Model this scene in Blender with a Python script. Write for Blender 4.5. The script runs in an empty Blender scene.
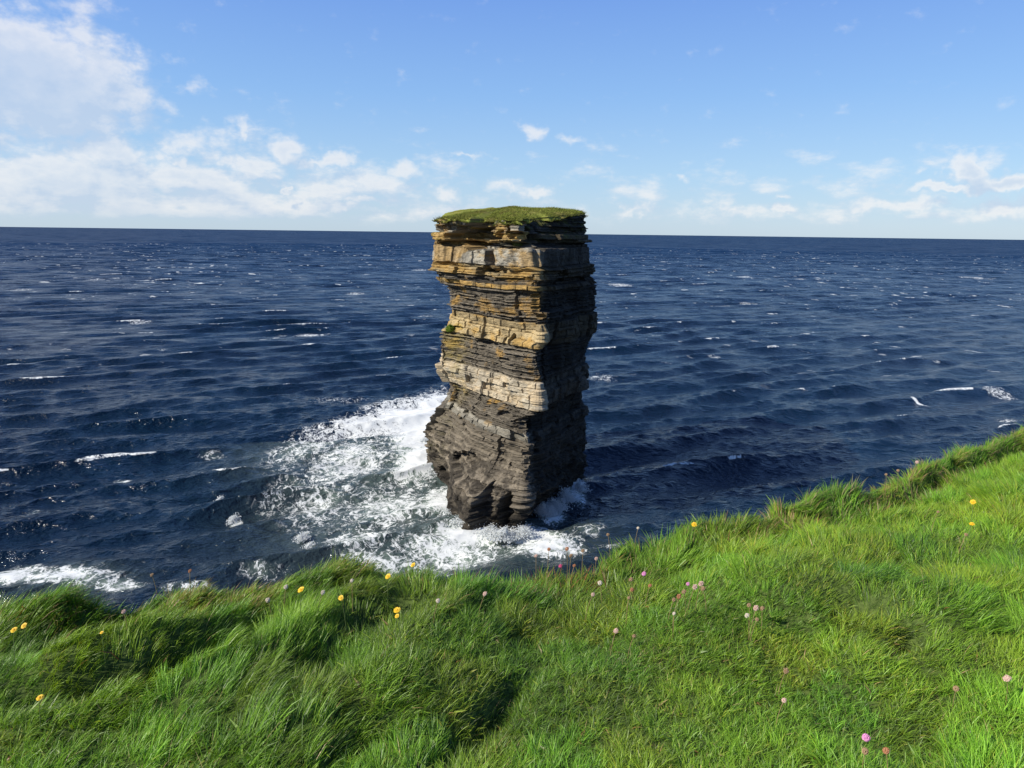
import bpy, bmesh, math, random
import numpy as np
from mathutils import Matrix, Vector

random.seed(7)
RNG = np.random.default_rng(11)
PI = math.pi
scene = bpy.context.scene
COL = scene.collection

# ------------------------------------------------------------------ camera
EYE = 47.0                      # metres above the sea
FPX = 711.0
PITCH = math.radians(12.02)
ROLL = math.radians(0.73)
CAMROT = Matrix.Rotation(math.radians(90) - PITCH, 3, 'X') @ Matrix.Rotation(ROLL, 3, 'Z')
CR = np.array(CAMROT)


def ray(px, py):
    d = CR @ np.array([(px - 512) / FPX, (384 - py) / FPX, -1.0])
    return d


def on_z(px, py, z=0.0):
    d = ray(px, py)
    t = (z - EYE) / d[2]
    return d[0] * t, d[1] * t


def on_y(px, py, Y):
    d = ray(px, py)
    t = Y / d[1]
    return d[0] * t, EYE + d[2] * t          # x, z


def project(P):
    q = (P - np.array([0, 0, EYE])) @ CR
    return 512 + FPX * q[..., 0] / -q[..., 2], 384 - FPX * q[..., 1] / -q[..., 2]


# ------------------------------------------------------------------ numpy noise
def _hash(ix, iy, iz, seed):
    h = (ix.astype(np.int64) * 374761393 + iy.astype(np.int64) * 668265263 + iz.astype(np.int64) * 2147483647 + seed * 144665) & 0xFFFFFFFF
    h = ((h ^ (h >> 13)) * 1274126177) & 0xFFFFFFFF
    h = ((h ^ (h >> 15)) * 2246822519) & 0xFFFFFFFF
    h = h ^ (h >> 16)
    return (h & 0xFFFFFF).astype(np.float64) / 0xFFFFFF


def vn(x, y, z=None, seed=0):
    """value noise, -1..1"""
    x = np.asarray(x, float); y = np.asarray(y, float)
    ix = np.floor(x); iy = np.floor(y); fx = x - ix; fy = y - iy
    u = fx * fx * (3 - 2 * fx); v = fy * fy * (3 - 2 * fy)
    if z is None:
        k = np.zeros_like(ix)
        a = _hash(ix, iy, k, seed); b = _hash(ix + 1, iy, k, seed)
        c = _hash(ix, iy + 1, k, seed); d = _hash(ix + 1, iy + 1, k, seed)
        return 2 * ((a * (1 - u) + b * u) * (1 - v) + (c * (1 - u) + d * u) * v) - 1
    z = np.asarray(z, float); iz = np.floor(z); fz = z - iz; w = fz * fz * (3 - 2 * fz)
    r = 0
    for dz, ww in ((0, 1 - w), (1, w)):
        a = _hash(ix, iy, iz + dz, seed); b = _hash(ix + 1, iy, iz + dz, seed)
        c = _hash(ix, iy + 1, iz + dz, seed); d = _hash(ix + 1, iy + 1, iz + dz, seed)
        r = r + ww * ((a * (1 - u) + b * u) * (1 - v) + (c * (1 - u) + d * u) * v)
    return 2 * r - 1


def fbm(x, y, z=None, oct=4, seed=0, gain=0.5):
    s = 0; a = 1; n = 0; f = 1
    for o in range(oct):
        s = s + a * vn(x * f, y * f, None if z is None else z * f, seed + o * 17)
        n += a; a *= gain; f *= 2.03
    return s / n


def sstep(a, b, x):
    t = np.clip((x - a) / (b - a), 0, 1)
    return t * t * (3 - 2 * t)


# ------------------------------------------------------------------ helpers
def tag(o, label=None, cat=None, group=None, kind=None):
    if label: o['label'] = label
    if cat: o['category'] = cat
    if group: o['group'] = group
    if kind: o['kind'] = kind
    return o


def link(name, me, mat=None, parent=None):
    o = bpy.data.objects.new(name, me)
    COL.objects.link(o)
    if mat is not None and not me.materials:
        me.materials.append(mat)
    if parent is not None:
        o.parent = parent
    return o


def empty(name, loc=(0, 0, 0)):
    o = bpy.data.objects.new(name, None)
    o.location = loc
    o.empty_display_size = 0.1
    COL.objects.link(o)
    return o


def np_mesh(name, verts, loops, starts, smooth=False, colors=None, attrs=None):
    me = bpy.data.meshes.new(name)
    n = len(verts)
    me.vertices.add(n)
    me.vertices.foreach_set('co', np.ascontiguousarray(verts, np.float32).ravel())
    me.loops.add(len(loops))
    me.loops.foreach_set('vertex_index', np.ascontiguousarray(loops, np.int32))
    me.polygons.add(len(starts))
    me.polygons.foreach_set('loop_start', np.ascontiguousarray(starts, np.int32))
    me.update(calc_edges=True)
    me.polygons.foreach_set('use_smooth', np.full(len(starts), smooth, bool))
    if colors is not None:
        a = me.color_attributes.new('col', 'FLOAT_COLOR', 'POINT')
        c = np.ones((n, 4), np.float32); c[:, :3] = colors
        a.data.foreach_set('color', c.ravel())
    for k, v in (attrs or {}).items():
        a = me.attributes.new(k, 'FLOAT', 'POINT')
        a.data.foreach_set('value', np.ascontiguousarray(v, np.float32))
    return me


def grid_faces(nr, nc, wrap=False):
    i = np.arange(nr - 1)[:, None]; j = np.arange(nc if wrap else nc - 1)[None, :]
    j2 = (j + 1) % nc
    q = np.stack([i * nc + j, i * nc + j2, (i + 1) * nc + j2, (i + 1) * nc + j], -1).reshape(-1, 4)
    return q


def quads_mesh(name, V, Q, **k):
    return np_mesh(name, V, Q.ravel(), np.arange(len(Q)) * 4, **k)


# ------------------------------------------------------------------ material helper
class N:
    def __init__(s, tree):
        s.t = tree

    def node(s, typ, **kw):
        n = s.t.nodes.new(typ)
        for k, v in kw.items():
            setattr(n, k, v)
        return n

    def set(s, sock, v):
        if v is None: return
        if isinstance(v, bpy.types.NodeSocket):
            s.t.links.new(v, sock)
        else:
            if isinstance(v, (tuple, list)) and len(v) == 3 and sock.type == 'RGBA': v = (*v, 1)
            sock.default_value = v

    def math(s, op, a, b=None, c=None, clamp=False):
        n = s.node('ShaderNodeMath', operation=op, use_clamp=clamp)
        for i, v in enumerate((a, b, c)): s.set(n.inputs[i], v)
        return n.outputs[0]

    def vmath(s, op, a, b=None, scale=None):
        n = s.node('ShaderNodeVectorMath', operation=op)
        s.set(n.inputs[0], a); s.set(n.inputs[1], b)
        if scale is not None: s.set(n.inputs['Scale'], scale)
        return n.outputs['Value'] if op in ('LENGTH', 'DOT_PRODUCT', 'DISTANCE') else n.outputs[0]

    def mix(s, f, a, b, mode='MIX'):
        n = s.node('ShaderNodeMix', data_type='RGBA', blend_type=mode)
        s.set(n.inputs[0], f); s.set(n.inputs[6], a); s.set(n.inputs[7], b)
        return n.outputs[2]

    def noise(s, vec, scale, detail=4, rough=0.55, dist=0.0, out=0, ntype='FBM'):
        n = s.node('ShaderNodeTexNoise')
        s.set(n.inputs['Vector'], vec); n.inputs['Scale'].default_value = scale
        n.inputs['Detail'].default_value = detail; n.inputs['Roughness'].default_value = rough
        n.inputs['Distortion'].default_value = dist
        return n.outputs[out]

    def voro(s, vec, scale, feature='F1', out='Distance'):
        n = s.node('ShaderNodeTexVoronoi', feature=feature)
        s.set(n.inputs['Vector'], vec); n.inputs['Scale'].default_value = scale
        return n.outputs[out]

    def step(s, x, a, b, lo=0.0, hi=1.0):
        n = s.node('ShaderNodeMapRange', interpolation_type='SMOOTHSTEP')
        s.set(n.inputs[0], x); s.set(n.inputs[1], a); s.set(n.inputs[2], b); s.set(n.inputs[3], lo); s.set(n.inputs[4], hi)
        return n.outputs[0]

    def attr(s, name, out='Fac'):
        n = s.node('ShaderNodeAttribute', attribute_name=name)
        return n.outputs[out]

    def xyz(s, x, y, z=0.0):
        n = s.node('ShaderNodeCombineXYZ')
        for i, v in enumerate((x, y, z)): s.set(n.inputs[i], v)
        return n.outputs[0]

    def sep(s, v):
        n = s.node('ShaderNodeSeparateXYZ'); s.set(n.inputs[0], v)
        return n.outputs


def new_mat(name):
    m = bpy.data.materials.new(name)
    m.use_nodes = True
    m.node_tree.nodes.clear()
    n = N(m.node_tree)
    out = n.node('ShaderNodeOutputMaterial')
    return m, n, out


def principled(n, **kw):
    p = n.node('ShaderNodeBsdfPrincipled')
    for k, v in kw.items():
        n.set(p.inputs[k.replace('_', ' ')], v)
    return p


# ------------------------------------------------------------------ light
SUN_AZ = math.atan2(-0.93, -0.36)          # azimuth from +Y, clockwise: the sun is left and a little behind
SUN_EL = math.radians(36)
SUN_DIR = Vector((math.sin(SUN_AZ) * math.cos(SUN_EL), math.cos(SUN_AZ) * math.cos(SUN_EL), math.sin(SUN_EL)))
sun = bpy.data.lights.new('sun', 'SUN')
sun.energy = 4.8
sun.angle = math.radians(0.5)
sun.color = (1.0, 0.93, 0.82)
so = bpy.data.objects.new('sun', sun); COL.objects.link(so)
so.rotation_euler = SUN_DIR.to_track_quat('Z', 'Y').to_euler()

# ------------------------------------------------------------------ sky with clouds
world = bpy.data.worlds.new('World'); scene.world = world; world.use_nodes = True
world.node_tree.nodes.clear()
w = N(world.node_tree)


def azel(px, py):
    d = ray(px, py); d = d / np.linalg.norm(d)
    return math.degrees(math.atan2(d[0], d[1])), math.degrees(math.asin(d[2]))


grp = bpy.data.node_groups.new('cloud_density', 'ShaderNodeTree')
grp.interface.new_socket('P', in_out='INPUT', socket_type='NodeSocketVector')
grp.interface.new_socket('D', in_out='OUTPUT', socket_type='NodeSocketFloat')
g = N(grp)
gi = g.node('NodeGroupInput').outputs[0]
go = g.node('NodeGroupOutput')
warp = g.vmath('MULTIPLY', g.vmath('SUBTRACT', g.noise(gi, 0.32, 4, 0.6, out=1), (0.5, 0.5, 0.5)), (6.0, 3.4, 0.0))
gp = g.vmath('ADD', gi, warp)
CLOUDS = [  # px, py, rx px, ry px, strength
    (20, 78, 105, 58, 1.5), (60, 108, 84, 32, 1.3), (95, 100, 45, 25, .8),
    (105, 155, 45, 25, .95), (60, 172, 90, 24, 1.0), (140, 178, 70, 22, .7), (15, 185, 60, 24, .9),
    (200, 150, 40, 26, .62), (240, 135, 14, 20, .65), (285, 150, 42, 16, .68), (320, 162, 40, 9, .8), (180, 165, 14, 12, .8), (255, 172, 28, 10, .75),
    (410, 173, 28, 12, .52), (283, 189, 9, 6, 1.0), (365, 197, 20, 9, .85), (270, 207, 34, 10, .8), (345, 205, 24, 9, .7),
    (445, 193, 22, 11, .6), (505, 188, 20, 11, .65), (537, 195, 18, 8, .75), (530, 131, 17, 9, .50), (575, 136, 18, 5, .38),
    (980, 174, 22, 16, 1.25), (1012, 184, 46, 9, 1.3), (955, 188, 40, 5, .9),
    (635, 208, 30, 7, .7), (785, 206, 16, 9, .7), (720, 212, 70, 8, .5), (900, 205, 70, 8, .6), (1000, 210, 50, 10, .7),
    (676, 179, 10, 4, .45), (788, 190, 14, 3, .45), (925, 170, 14, 5, .4), (465, 154, 32, 4, .42), (60, 12, 60, 16, .2), (180, 88, 60, 6, .2),
]
# unseen thin cloud added above the view at left, greying the sea's reflection
ADDED_HIGH = [((-56, 34), None, 220, 130, .6), ((-80, 28), None, 250, 160, .75)]
acc = None
for (px, py, rx, ry, st) in CLOUDS + ADDED_HIGH:
    a, e = azel(px, py) if py is not None else px
    q = g.vmath('MULTIPLY', g.vmath('SUBTRACT', gp, (a, e, 0)), (12.4 / rx, 12.4 / ry, 0))
    f = g.math('MULTIPLY_ADD', g.math('MINIMUM', g.vmath('LENGTH', q), 1.8), -st, st * 1.1)
    acc = f if acc is None else g.math('MAXIMUM', acc, f)
n1 = g.noise(g.vmath('MULTIPLY', gi, (1, 1.5, 1)), 0.5, 8, 0.57)
n2 = g.noise(g.vmath('MULTIPLY', gi, (1, 2.2, 1)), 0.22, 7, 0.6)
dens = g.math('ADD', acc, g.math('MULTIPLY_ADD', n1, 1.6, -0.84))
# a loose bank of small clouds low over the horizon, thicker to the left
sp = g.sep(gi)
band = g.math('MULTIPLY', g.step(sp[1], 0.3, 1.2), g.step(sp[1], 3.0, 7.0, 1, 0))
leftw = g.step(sp[0], 2, -28, 0.0, .43)
band = g.math('ADD', g.math('MULTIPLY', band, g.math('ADD', leftw, 0.27)), g.math('MULTIPLY', g.step(sp[1], 5.0, 14.0, 1, 0), g.math('MULTIPLY', leftw, .35)))
d2 = g.math('ADD', band, g.math('MULTIPLY_ADD', n2, 2.7, -1.50))
d2 = g.math('SUBTRACT', d2, g.step(sp[1], 5.0, 12.0, 0, .55))
tot = g.math('MAXIMUM', dens, d2)
g.t.links.new(tot, go.inputs[0])

tc = w.node('ShaderNodeTexCoord')
sv = w.sep(w.vmath('NORMALIZE', tc.outputs['Generated']))
az = w.math('MULTIPLY', w.math('ARCTAN2', sv[0], sv[1]), 57.2958)
el = w.math('MULTIPLY', w.math('ARCSINE', sv[2]), 57.2958)
P = w.xyz(az, el, 0)


def cd(v):
    n = w.node('ShaderNodeGroup'); n.node_tree = grp
    w.set(n.inputs[0], v); return n.outputs[0]


D0 = cd(P)
D1 = cd(w.vmath('ADD', P, (-0.7, 1.1, 0)))
alpha = w.step(D0, -0.05, 0.70)
alpha = w.math('MULTIPLY', alpha, w.step(el, 0.0, 1.5))
lit = w.math('MULTIPLY_ADD', w.math('SUBTRACT', D0, D1), 1.5, 0.52, clamp=True)
sky = w.node('ShaderNodeTexSky', sky_type='NISHITA')
sky.sun_disc = False
sky.sun_elevation = SUN_EL
sky.sun_rotation = SUN_AZ
sky.altitude = 0
sky.air_density = 1.0; sky.dust_density = 0.35; sky.ozone_density = 3.0
SKY_S = 0.105
lit = w.math('MULTIPLY', lit, w.step(D0, .45, 1.35, 1.0, .30))
lit = w.math('MULTIPLY', lit, w.step(el, 20, 34, 1.0, .45))
ccol = w.mix(lit, (4.1, 4.8, 5.9, 1), (6.9, 6.75, 6.65, 1))
soft = w.math('MULTIPLY', alpha, 0.70)
rampn = w.node('ShaderNodeValToRGB')
w.set(rampn.inputs[0], w.math('DIVIDE', w.math('MAXIMUM', el, 0.0), 90.0))
cr = rampn.color_ramp
cr.elements[0].position = 0.0; cr.elements[0].color = (.47, .63, .80, 1)
cr.elements[1].position = 1.0; cr.elements[1].color = (.022, .06, .22, 1)
for e_, c_ in ((4.5, (.37, .59, .86)), (10, (.25, .48, .88)), (18, (.150, .325, .84)), (30, (.08, .19, .58)), (50, (.035, .10, .34))):
    q_ = cr.elements.new(e_ / 90); q_.color = (*c_, 1)
ramp10 = w.vmath('SCALE', rampn.outputs[0], scale=1 / SKY_S * 0.80)
clear = w.mix(.25, ramp10, sky.outputs[0])
final = w.mix(soft, clear, ccol)
bg = w.node('ShaderNodeBackground'); w.set(bg.inputs[0], final); bg.inputs[1].default_value = SKY_S
wo = w.node('ShaderNodeOutputWorld'); w.t.links.new(bg.outputs[0], wo.inputs[0])

# ------------------------------------------------------------------ sea
SEA_WAVES = []
for i in range(150):
    lam = 1.6 * (45 / 1.6) ** (i / 149) * (1 + .06 * RNG.random())
    k = 2 * PI / lam
    ang = math.atan2(-0.88, 0.47) + RNG.normal(0, 0.6 if lam < 5 else 0.38 if lam < 12 else 0.2)
    s = (0.036 if lam < 8 else 0.040) * (1.0 if lam < 18 else math.exp(-((lam - 18) / 9) ** 2)) * (0.55 + 0.45 * min(1, lam / 7))
    SEA_WAVES.append((k, math.cos(ang), math.sin(ang), s / k, RNG.random() * 2 * PI, lam))


def build_sea():
    a1 = np.radians(np.linspace(-49, 49, 1180))
    a2 = np.radians(np.linspace(49, 311, 170))[1:-1]
    az_ = np.concatenate([a1, a2])
    rs = [12.0]
    while rs[-1] < 60000:
        r = rs[-1]
        if r < 85: d = 1.5
        elif r < 2600: d = min(max(r * r / 60000, .3), 3.6)
        else: d = r * 0.03
        rs.append(r + d)
    rs = np.array(rs); nr = len(rs)
    dr = np.gradient(rs)
    R, A = np.meshgrid(rs, az_, indexing='ij')
    X = R * np.sin(A); Y = R * np.cos(A)
    da = np.gradient(az_); da[:1180] = a1[1] - a1[0]
    sp_ = np.maximum(dr[:, None], R * da[None, :])
    X = X.astype(np.float32); Y = Y.astype(np.float32); sp_ = sp_.astype(np.float32)
    Z = np.zeros_like(X); DX = np.zeros_like(X); DY = np.zeros_like(X)
    gust = (1 + 0.35 * fbm(X / 90, Y / 60, oct=2, seed=5)).astype(np.float32)
    lost = np.zeros_like(X)
    for (k, cx, cy, a, ph, lam) in SEA_WAVES:
        f = np.clip((lam / sp_ - 2.2) / 2.5, 0, 1)
        rows = np.where(f.max(1) > 0)[0]
        lost += (1 - f) ** 2 * (k * a) ** 2 / 2
        if len(rows) == 0: continue
        m = rows.max() + 1
        th = k * (cx * X[:m] + cy * Y[:m]) + ph
        s_ = np.sin(th); c_ = np.cos(th)
        Z[:m] += a * f[:m] * c_
        DX[:m] -= 1.0 * cx * a * f[:m] * s_; DY[:m] -= 1.0 * cy * a * f[:m] * s_
    Z *= gust; DX *= gust; DY *= gust
    std = Z[400:600, :1180].std()
    H = Z / std
    # ---- foam density
    foam = np.zeros_like(X); milk = np.zeros_like(X)

    def blob(px, py, rx, ry, d, tgt, slope=0.0):
        cx, cy = on_z(px, py)
        _, yn = on_z(px, py + 3); _, yf = on_z(px, py - 3)
        sy = abs(yf - yn) / 6 * ry
        sx = rx * math.hypot(cy, 47) / FPX
        dx = (X - cx); dy = (Y - cy) - slope * dx
        tgt[:] = np.maximum(tgt, d * np.exp(-((dx / sx) ** 2 + (dy / sy) ** 2) * .8))

    for b in [(428, 420, 30, 32, 1.35), (402, 416, 45, 20, 1.1), (440, 400, 18, 9, 1.0), (365, 425, 45, 16, .85), (418, 462, 26, 22, 1.2),
              (350, 462, 48, 32, .68), (315, 442, 36, 24, .62), (390, 505, 62, 30, .64), (325, 500, 42, 38, .55), (440, 500, 26, 18, .9),
              (450, 548, 64, 18, .72), (545, 545, 42, 14, .85), (588, 530, 25, 10, .5), (470, 534, 36, 10, 1.2), (525, 532, 32, 8, 1.2),
              (552, 513, 14, 10, 1.1), (578, 492, 10, 12, .9), (60, 577, 55, 11, .78), (12, 574, 26, 12, .95), (115, 584, 34, 8, .66), (190, 590, 40, 8, .5), (260, 575, 30, 8, .5),
              (395, 560, 80, 12, .62), (610, 548, 36, 9, .5), (340, 400, 60, 8, .4), (605, 377, 18, 6, .45), (300, 450, 42, 28, .56), (288, 490, 34, 30, .5), (360, 540, 50, 20, .6)]:
        blob(*b[:4], min(b[4] * 1.10, max(b[4], 1.0)), foam)
    for b in [(310, 335, 18, 3, 1.0), (282, 335, 12, 2, .7), (140, 323, 13, 2.5, .8), (163, 350, 10, 2, .6), (30, 514, 14, 9, .6), (122, 478, 12, 4, .8),
              (214, 454, 22, 5, .66), (220, 500, 3, 3, 1.1), (235, 520, 6, 5, 1.15), (303, 534, 4, 6, 1.15), (310, 546, 5, 5, 1.15), (242, 545, 14, 8, .45), (260, 560, 20, 8, .5),
              (1000, 393, 16, 4, 1.0), (1010, 421, 16, 4, .8), (620, 285, 14, 2, 1.0), (750, 304, 11, 1.6, .9), (714, 357, 8, 2, .8), (800, 390, 9, 2, .9),
              (720, 306, 14, 1.2, .8), (975, 278, 12, 1.6, .9), (745, 277, 12, 1.5, .8), (918, 402, 2.4, 3.4, 1.2), (892, 436, 14, 5, .5), (595, 378, 12, 4, .7), (355, 294, 12, 1.5, .9),
              (60, 370, 30, 5, .35), (95, 280, 12, 2, .7), (420, 270, 12, 1.3, .8), (870, 430, 14, 4, .42), (860, 367, 12, 2, .5), (20, 290, 14, 1.5, .8)]:
        blob(*b[:4], b[4] * .74 if b[1] != 402 else b[4], foam)
    for b in [(400, 470, 90, 60, .8), (470, 540, 90, 30, .9), (310, 440, 50, 30, .7), (60, 580, 60, 14, .6), (760, 350, 60, 14, .12)]:
        blob(*b, milk)
    milk = np.maximum(milk * .45, sstep(.28, .95, foam)) * (R < 165)
    # whitecaps on the steepest crests, in gusty patches
    patch = fbm(X / 14, Y / 9, oct=3, seed=31)
    crest = np.clip((H - 1.75) / 0.5, 0, 1) * np.clip((patch - 0.12) * 5, 0, 1)
    far = np.clip((R - 110) / 100, 0, 1)
    foam = np.maximum(foam, crest.astype(np.float32) * (0.72 + .1 * far))
    rough = np.sqrt(np.clip(lost, 0, 1))
    # churned water piles up against the foot of the stack
    chop = sstep(0.9, 1.3, foam) * (R < 160) * (1 - .0)
    Z += (chop * (0.22 * fbm(X / 1.3, Y / 1.3, oct=4, seed=3) + .12)).astype(np.float32)
    V = np.stack([X + DX, Y + DY, Z], -1).reshape(-1, 3)
    Q = grid_faces(nr, len(az_), wrap=True)[:, ::-1]
    me = quads_mesh('sea_water', V, Q, smooth=True, attrs={'foam': foam.ravel(), 'milk': milk.ravel(), 'lost': rough.ravel()})
    m, n, out = new_mat('sea_water')
    geo = n.node('ShaderNodeNewGeometry')
    pos = geo.outputs['Position']
    fo = n.attr('foam'); mk = n.attr('milk'); lo = n.attr('lost')
    flat = n.vmath('MULTIPLY', pos, (1, 1, 0))
    wv = n.vmath('MULTIPLY', n.vmath('SUBTRACT', n.noise(flat, 0.55, 3, .6, out=1), (0.5, 0.5, 0.5)), (2.2, 2.2, 0))
    wp = n.vmath('ADD', flat, wv)
    l1 = n.step(n.voro(wp, 0.75, 'DISTANCE_TO_EDGE'), 0.0, 0.22, 1, 0)
    l2 = n.step(n.voro(n.vmath('ADD', wp, (7.3, 2.1, 0)), 2.1, 'DISTANCE_TO_EDGE'), 0.0, 0.3, 1, 0)
    fn = n.noise(n.vmath('MULTIPLY', flat, (1, .8, 1)), 0.6, 9, .7, .8)
    lace = n.math('ADD', n.math('MULTIPLY', l1, 0.20), n.math('MULTIPLY', l2, 0.12))
    rid = n.math('ABSOLUTE', n.math('SUBTRACT', n.noise(n.vmath('MULTIPLY', wp, (1, .7, 1)), .55, 7, .65, .8), .5))
    lace = n.math('ADD', lace, n.math('MULTIPLY_ADD', rid, -2.2, .20))
    lace = n.math('ADD', lace, n.math('MULTIPLY_ADD', fn, 2.0, -1.0))
    def vein(sc, wd, dist):
        a_ = n.math('ABSOLUTE', n.math('SUBTRACT', n.noise(n.vmath('MULTIPLY', wp, (1, .75, 1)), sc, 4, .55, dist), .5))
        return n.step(a_, 0.0, wd, 1, 0)
    lace = n.math('ADD', n.math('MULTIPLY', vein(.32, .045, 1.2), .42), n.math('MULTIPLY', vein(.9, .06, 1.0), .32))
    lace = n.math('ADD', lace, n.math('MULTIPLY_ADD', fn, 1.7, -.95))
    val = n.math('ADD', n.math('MULTIPLY', fo, 1.22), lace)
    fm = n.step(val, 0.66, 1.10)
    fm = n.math('MULTIPLY', fm, n.step(fo, .28, .5))
    # distant flecks
    fx = n.noise(n.vmath('MULTIPLY', flat, (0.07, 0.085, 1)), 1.0, 5, .62)
    fp = n.noise(flat, 0.004, 3, .6)
    fleck = n.math('MULTIPLY', n.step(n.math('ADD', fx, n.math('MULTIPLY', fp, .25)), 0.762, .82), n.step(n.vmath('LENGTH', flat), 200, 420, 0, .75))
    fm = n.math('MAXIMUM', fm, fleck)
    # ripples
    b1 = n.noise(n.vmath('MULTIPLY', flat, (.8, 1.25, 1)), 0.75, 3, .55)
    b2 = n.noise(n.vmath('MULTIPLY', flat, (.9, 1.2, 1)), 2.6, 4, .6)
    bh = n.math('ADD', n.math('MULTIPLY', b1, .5), n.math('MULTIPLY', b2, .13))
    cp_ = n.xyz(n.vmath('DOT_PRODUCT', flat, (.94, .35, 0)), n.vmath('DOT_PRODUCT', flat, (-.62, 1.65, 0)), 0)
    b0 = n.math('ABSOLUTE', n.math('SUBTRACT', n.noise(cp_, .20, 3, .5, .35), .5))
    b00 = n.math('ABSOLUTE', n.math('SUBTRACT', n.noise(n.vmath('ADD', cp_, (31, 17, 0)), .55, 3, .5, .3), .5))
    bh = n.math('ADD', bh, n.math('ADD', n.math('MULTIPLY', b0, -1.5), n.math('MULTIPLY', b00, -.45)))
    bh = n.math('ADD', bh, n.math('MULTIPLY', fm, .05))
    tv = n.vmath('SUBTRACT', n.noise(n.vmath('MULTIPLY', flat, (.7, 1, 1)), .22, 7, .7, out=1), (.5, .5, .5))
    tv2 = n.vmath('SUBTRACT', n.noise(n.vmath('MULTIPLY', flat, (.4, 1, 1)), .022, 9, .75, out=1), (.5, .5, .5))
    tv = n.vmath('ADD', tv, n.vmath('SCALE', tv2, scale=n.step(n.vmath('LENGTH', flat), 250, 2200, 0, 3.0)))
    tv = n.vmath('MULTIPLY', tv, n.xyz(n.math('MULTIPLY', lo, 10.0), n.math('MULTIPLY', lo, 10.0), 0))
    bmp = n.node('ShaderNodeBump'); bmp.inputs['Strength'].default_value = 0.9; bmp.inputs['Distance'].default_value = 1.0
    n.set(bmp.inputs['Height'], bh)
    nrm_ = n.vmath('NORMALIZE', n.vmath('ADD', bmp.outputs[0], tv))
    deep = n.mix(n.math('MULTIPLY', mk, .9, clamp=True), (0.0027, 0.0100, 0.023), (0.27, 0.35, 0.26))
    sb = n.noise(flat, 0.02, 3, .5)
    deep = n.mix(n.step(sb, .35, .7, 0, .5), deep, (0.0025, 0.019, 0.042))
    ro = n.math('MULTIPLY_ADD', lo, .7, 0.12)
    pw = principled(n, Base_Color=deep, Roughness=ro, IOR=1.333, Normal=nrm_)
    pf = principled(n, Base_Color=n.mix(n.noise(flat, 1.5, 4, .6), (0.60, .64, .62), (.86, .87, .84)), Roughness=.8)
    pf.inputs['Specular IOR Level'].default_value = .2
    # beyond the mesh's own waves: light coming up out of the many facets tilted this way
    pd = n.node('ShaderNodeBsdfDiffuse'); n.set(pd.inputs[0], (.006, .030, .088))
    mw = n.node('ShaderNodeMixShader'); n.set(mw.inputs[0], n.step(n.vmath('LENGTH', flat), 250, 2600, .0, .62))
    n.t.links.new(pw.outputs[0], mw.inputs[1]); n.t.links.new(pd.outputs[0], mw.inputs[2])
    mx = n.node('ShaderNodeMixShader')
    n.set(mx.inputs[0], fm); n.t.links.new(mw.outputs[0], mx.inputs[1]); n.t.links.new(pf.outputs[0], mx.inputs[2])
    n.t.links.new(mx.outputs[0], out.inputs[0])
    o = link('sea', me, m)
    tag(o, 'dark blue choppy open sea with whitecaps and surf around the rock stack', 'sea', kind='structure')


# ------------------------------------------------------------------ the sea stack
def zc(py):
    return on_y(530, py, 108.0)[1]


def tab(rows):
    """rows (py, px, Y) -> arrays z, x, y sorted by z"""
    a = []
    for py, px, Y in rows:
        x, z = on_y(px, py, Y); a.append((z, x, Y))
    a.sort(); a = np.array(a)
    return lambda z: (np.interp(z, a[:, 0], a[:, 1]), np.interp(z, a[:, 0], a[:, 2]))


C_t = tab([(200, 517, 109.5), (244, 519, 109.5), (249, 531, 108.4), (268, 532, 108.4), (271, 539, 108), (281, 539, 108), (284, 536, 108.4), (312, 536, 108.4), (314, 542, 108), (342, 542, 108),
           (345, 537, 108.5), (360, 534, 108.6), (383, 539, 108.3), (409, 539, 108.3), (414, 530, 108.9), (424, 521, 109.3), (438, 527, 108.8), (446, 529, 108.6), (490, 524, 108.6), (529, 514, 108.6), (545, 512, 108.3)])
R_t = tab([(200, 583, 127), (217, 585, 127), (235, 588, 127), (250, 589, 127), (275, 590, 127), (284, 597, 127), (300, 596, 127), (320, 594, 127.5), (345, 590, 128),
           (360, 587, 128.5), (400, 585, 129), (430, 588, 130), (450, 586, 130.5), (482, 582, 131.2), (492, 581, 131.5)])
L_t = tab([(200, 436, 127), (222, 434, 127), (228, 435, 127), (246, 435, 127), (267, 435, 127), (270, 432, 127), (276, 433, 127), (282, 438, 127), (290, 449, 127), (310, 450, 127), (326, 448, 127.3), (331, 441, 127.6), (345, 438, 127.6), (366, 438, 127.8),
           (380, 446, 128.6), (388, 451, 129), (400, 448, 130.5), (415, 436, 133), (430, 427, 136), (450, 426, 137.4), (470, 425, 138), (480, 425, 138.4)])
L2_t = tab([(200, 436, 127), (222, 434, 127), (246, 435, 127), (267, 435, 127), (270, 432, 127), (276, 433, 127), (282, 438, 127), (290, 448, 127), (310, 449, 127), (326, 448, 127.3), (350, 449, 127.6), (366, 447, 127.8),
           (380, 449, 128.6), (388, 451, 129), (400, 448, 130.5), (415, 436, 133), (430, 427, 136), (450, 426, 137.4), (470, 425, 138), (480, 425, 138.4)])
w1 = on_z(474, 529); w2 = on_z(450, 514); w3 = on_z(452, 484)


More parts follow.
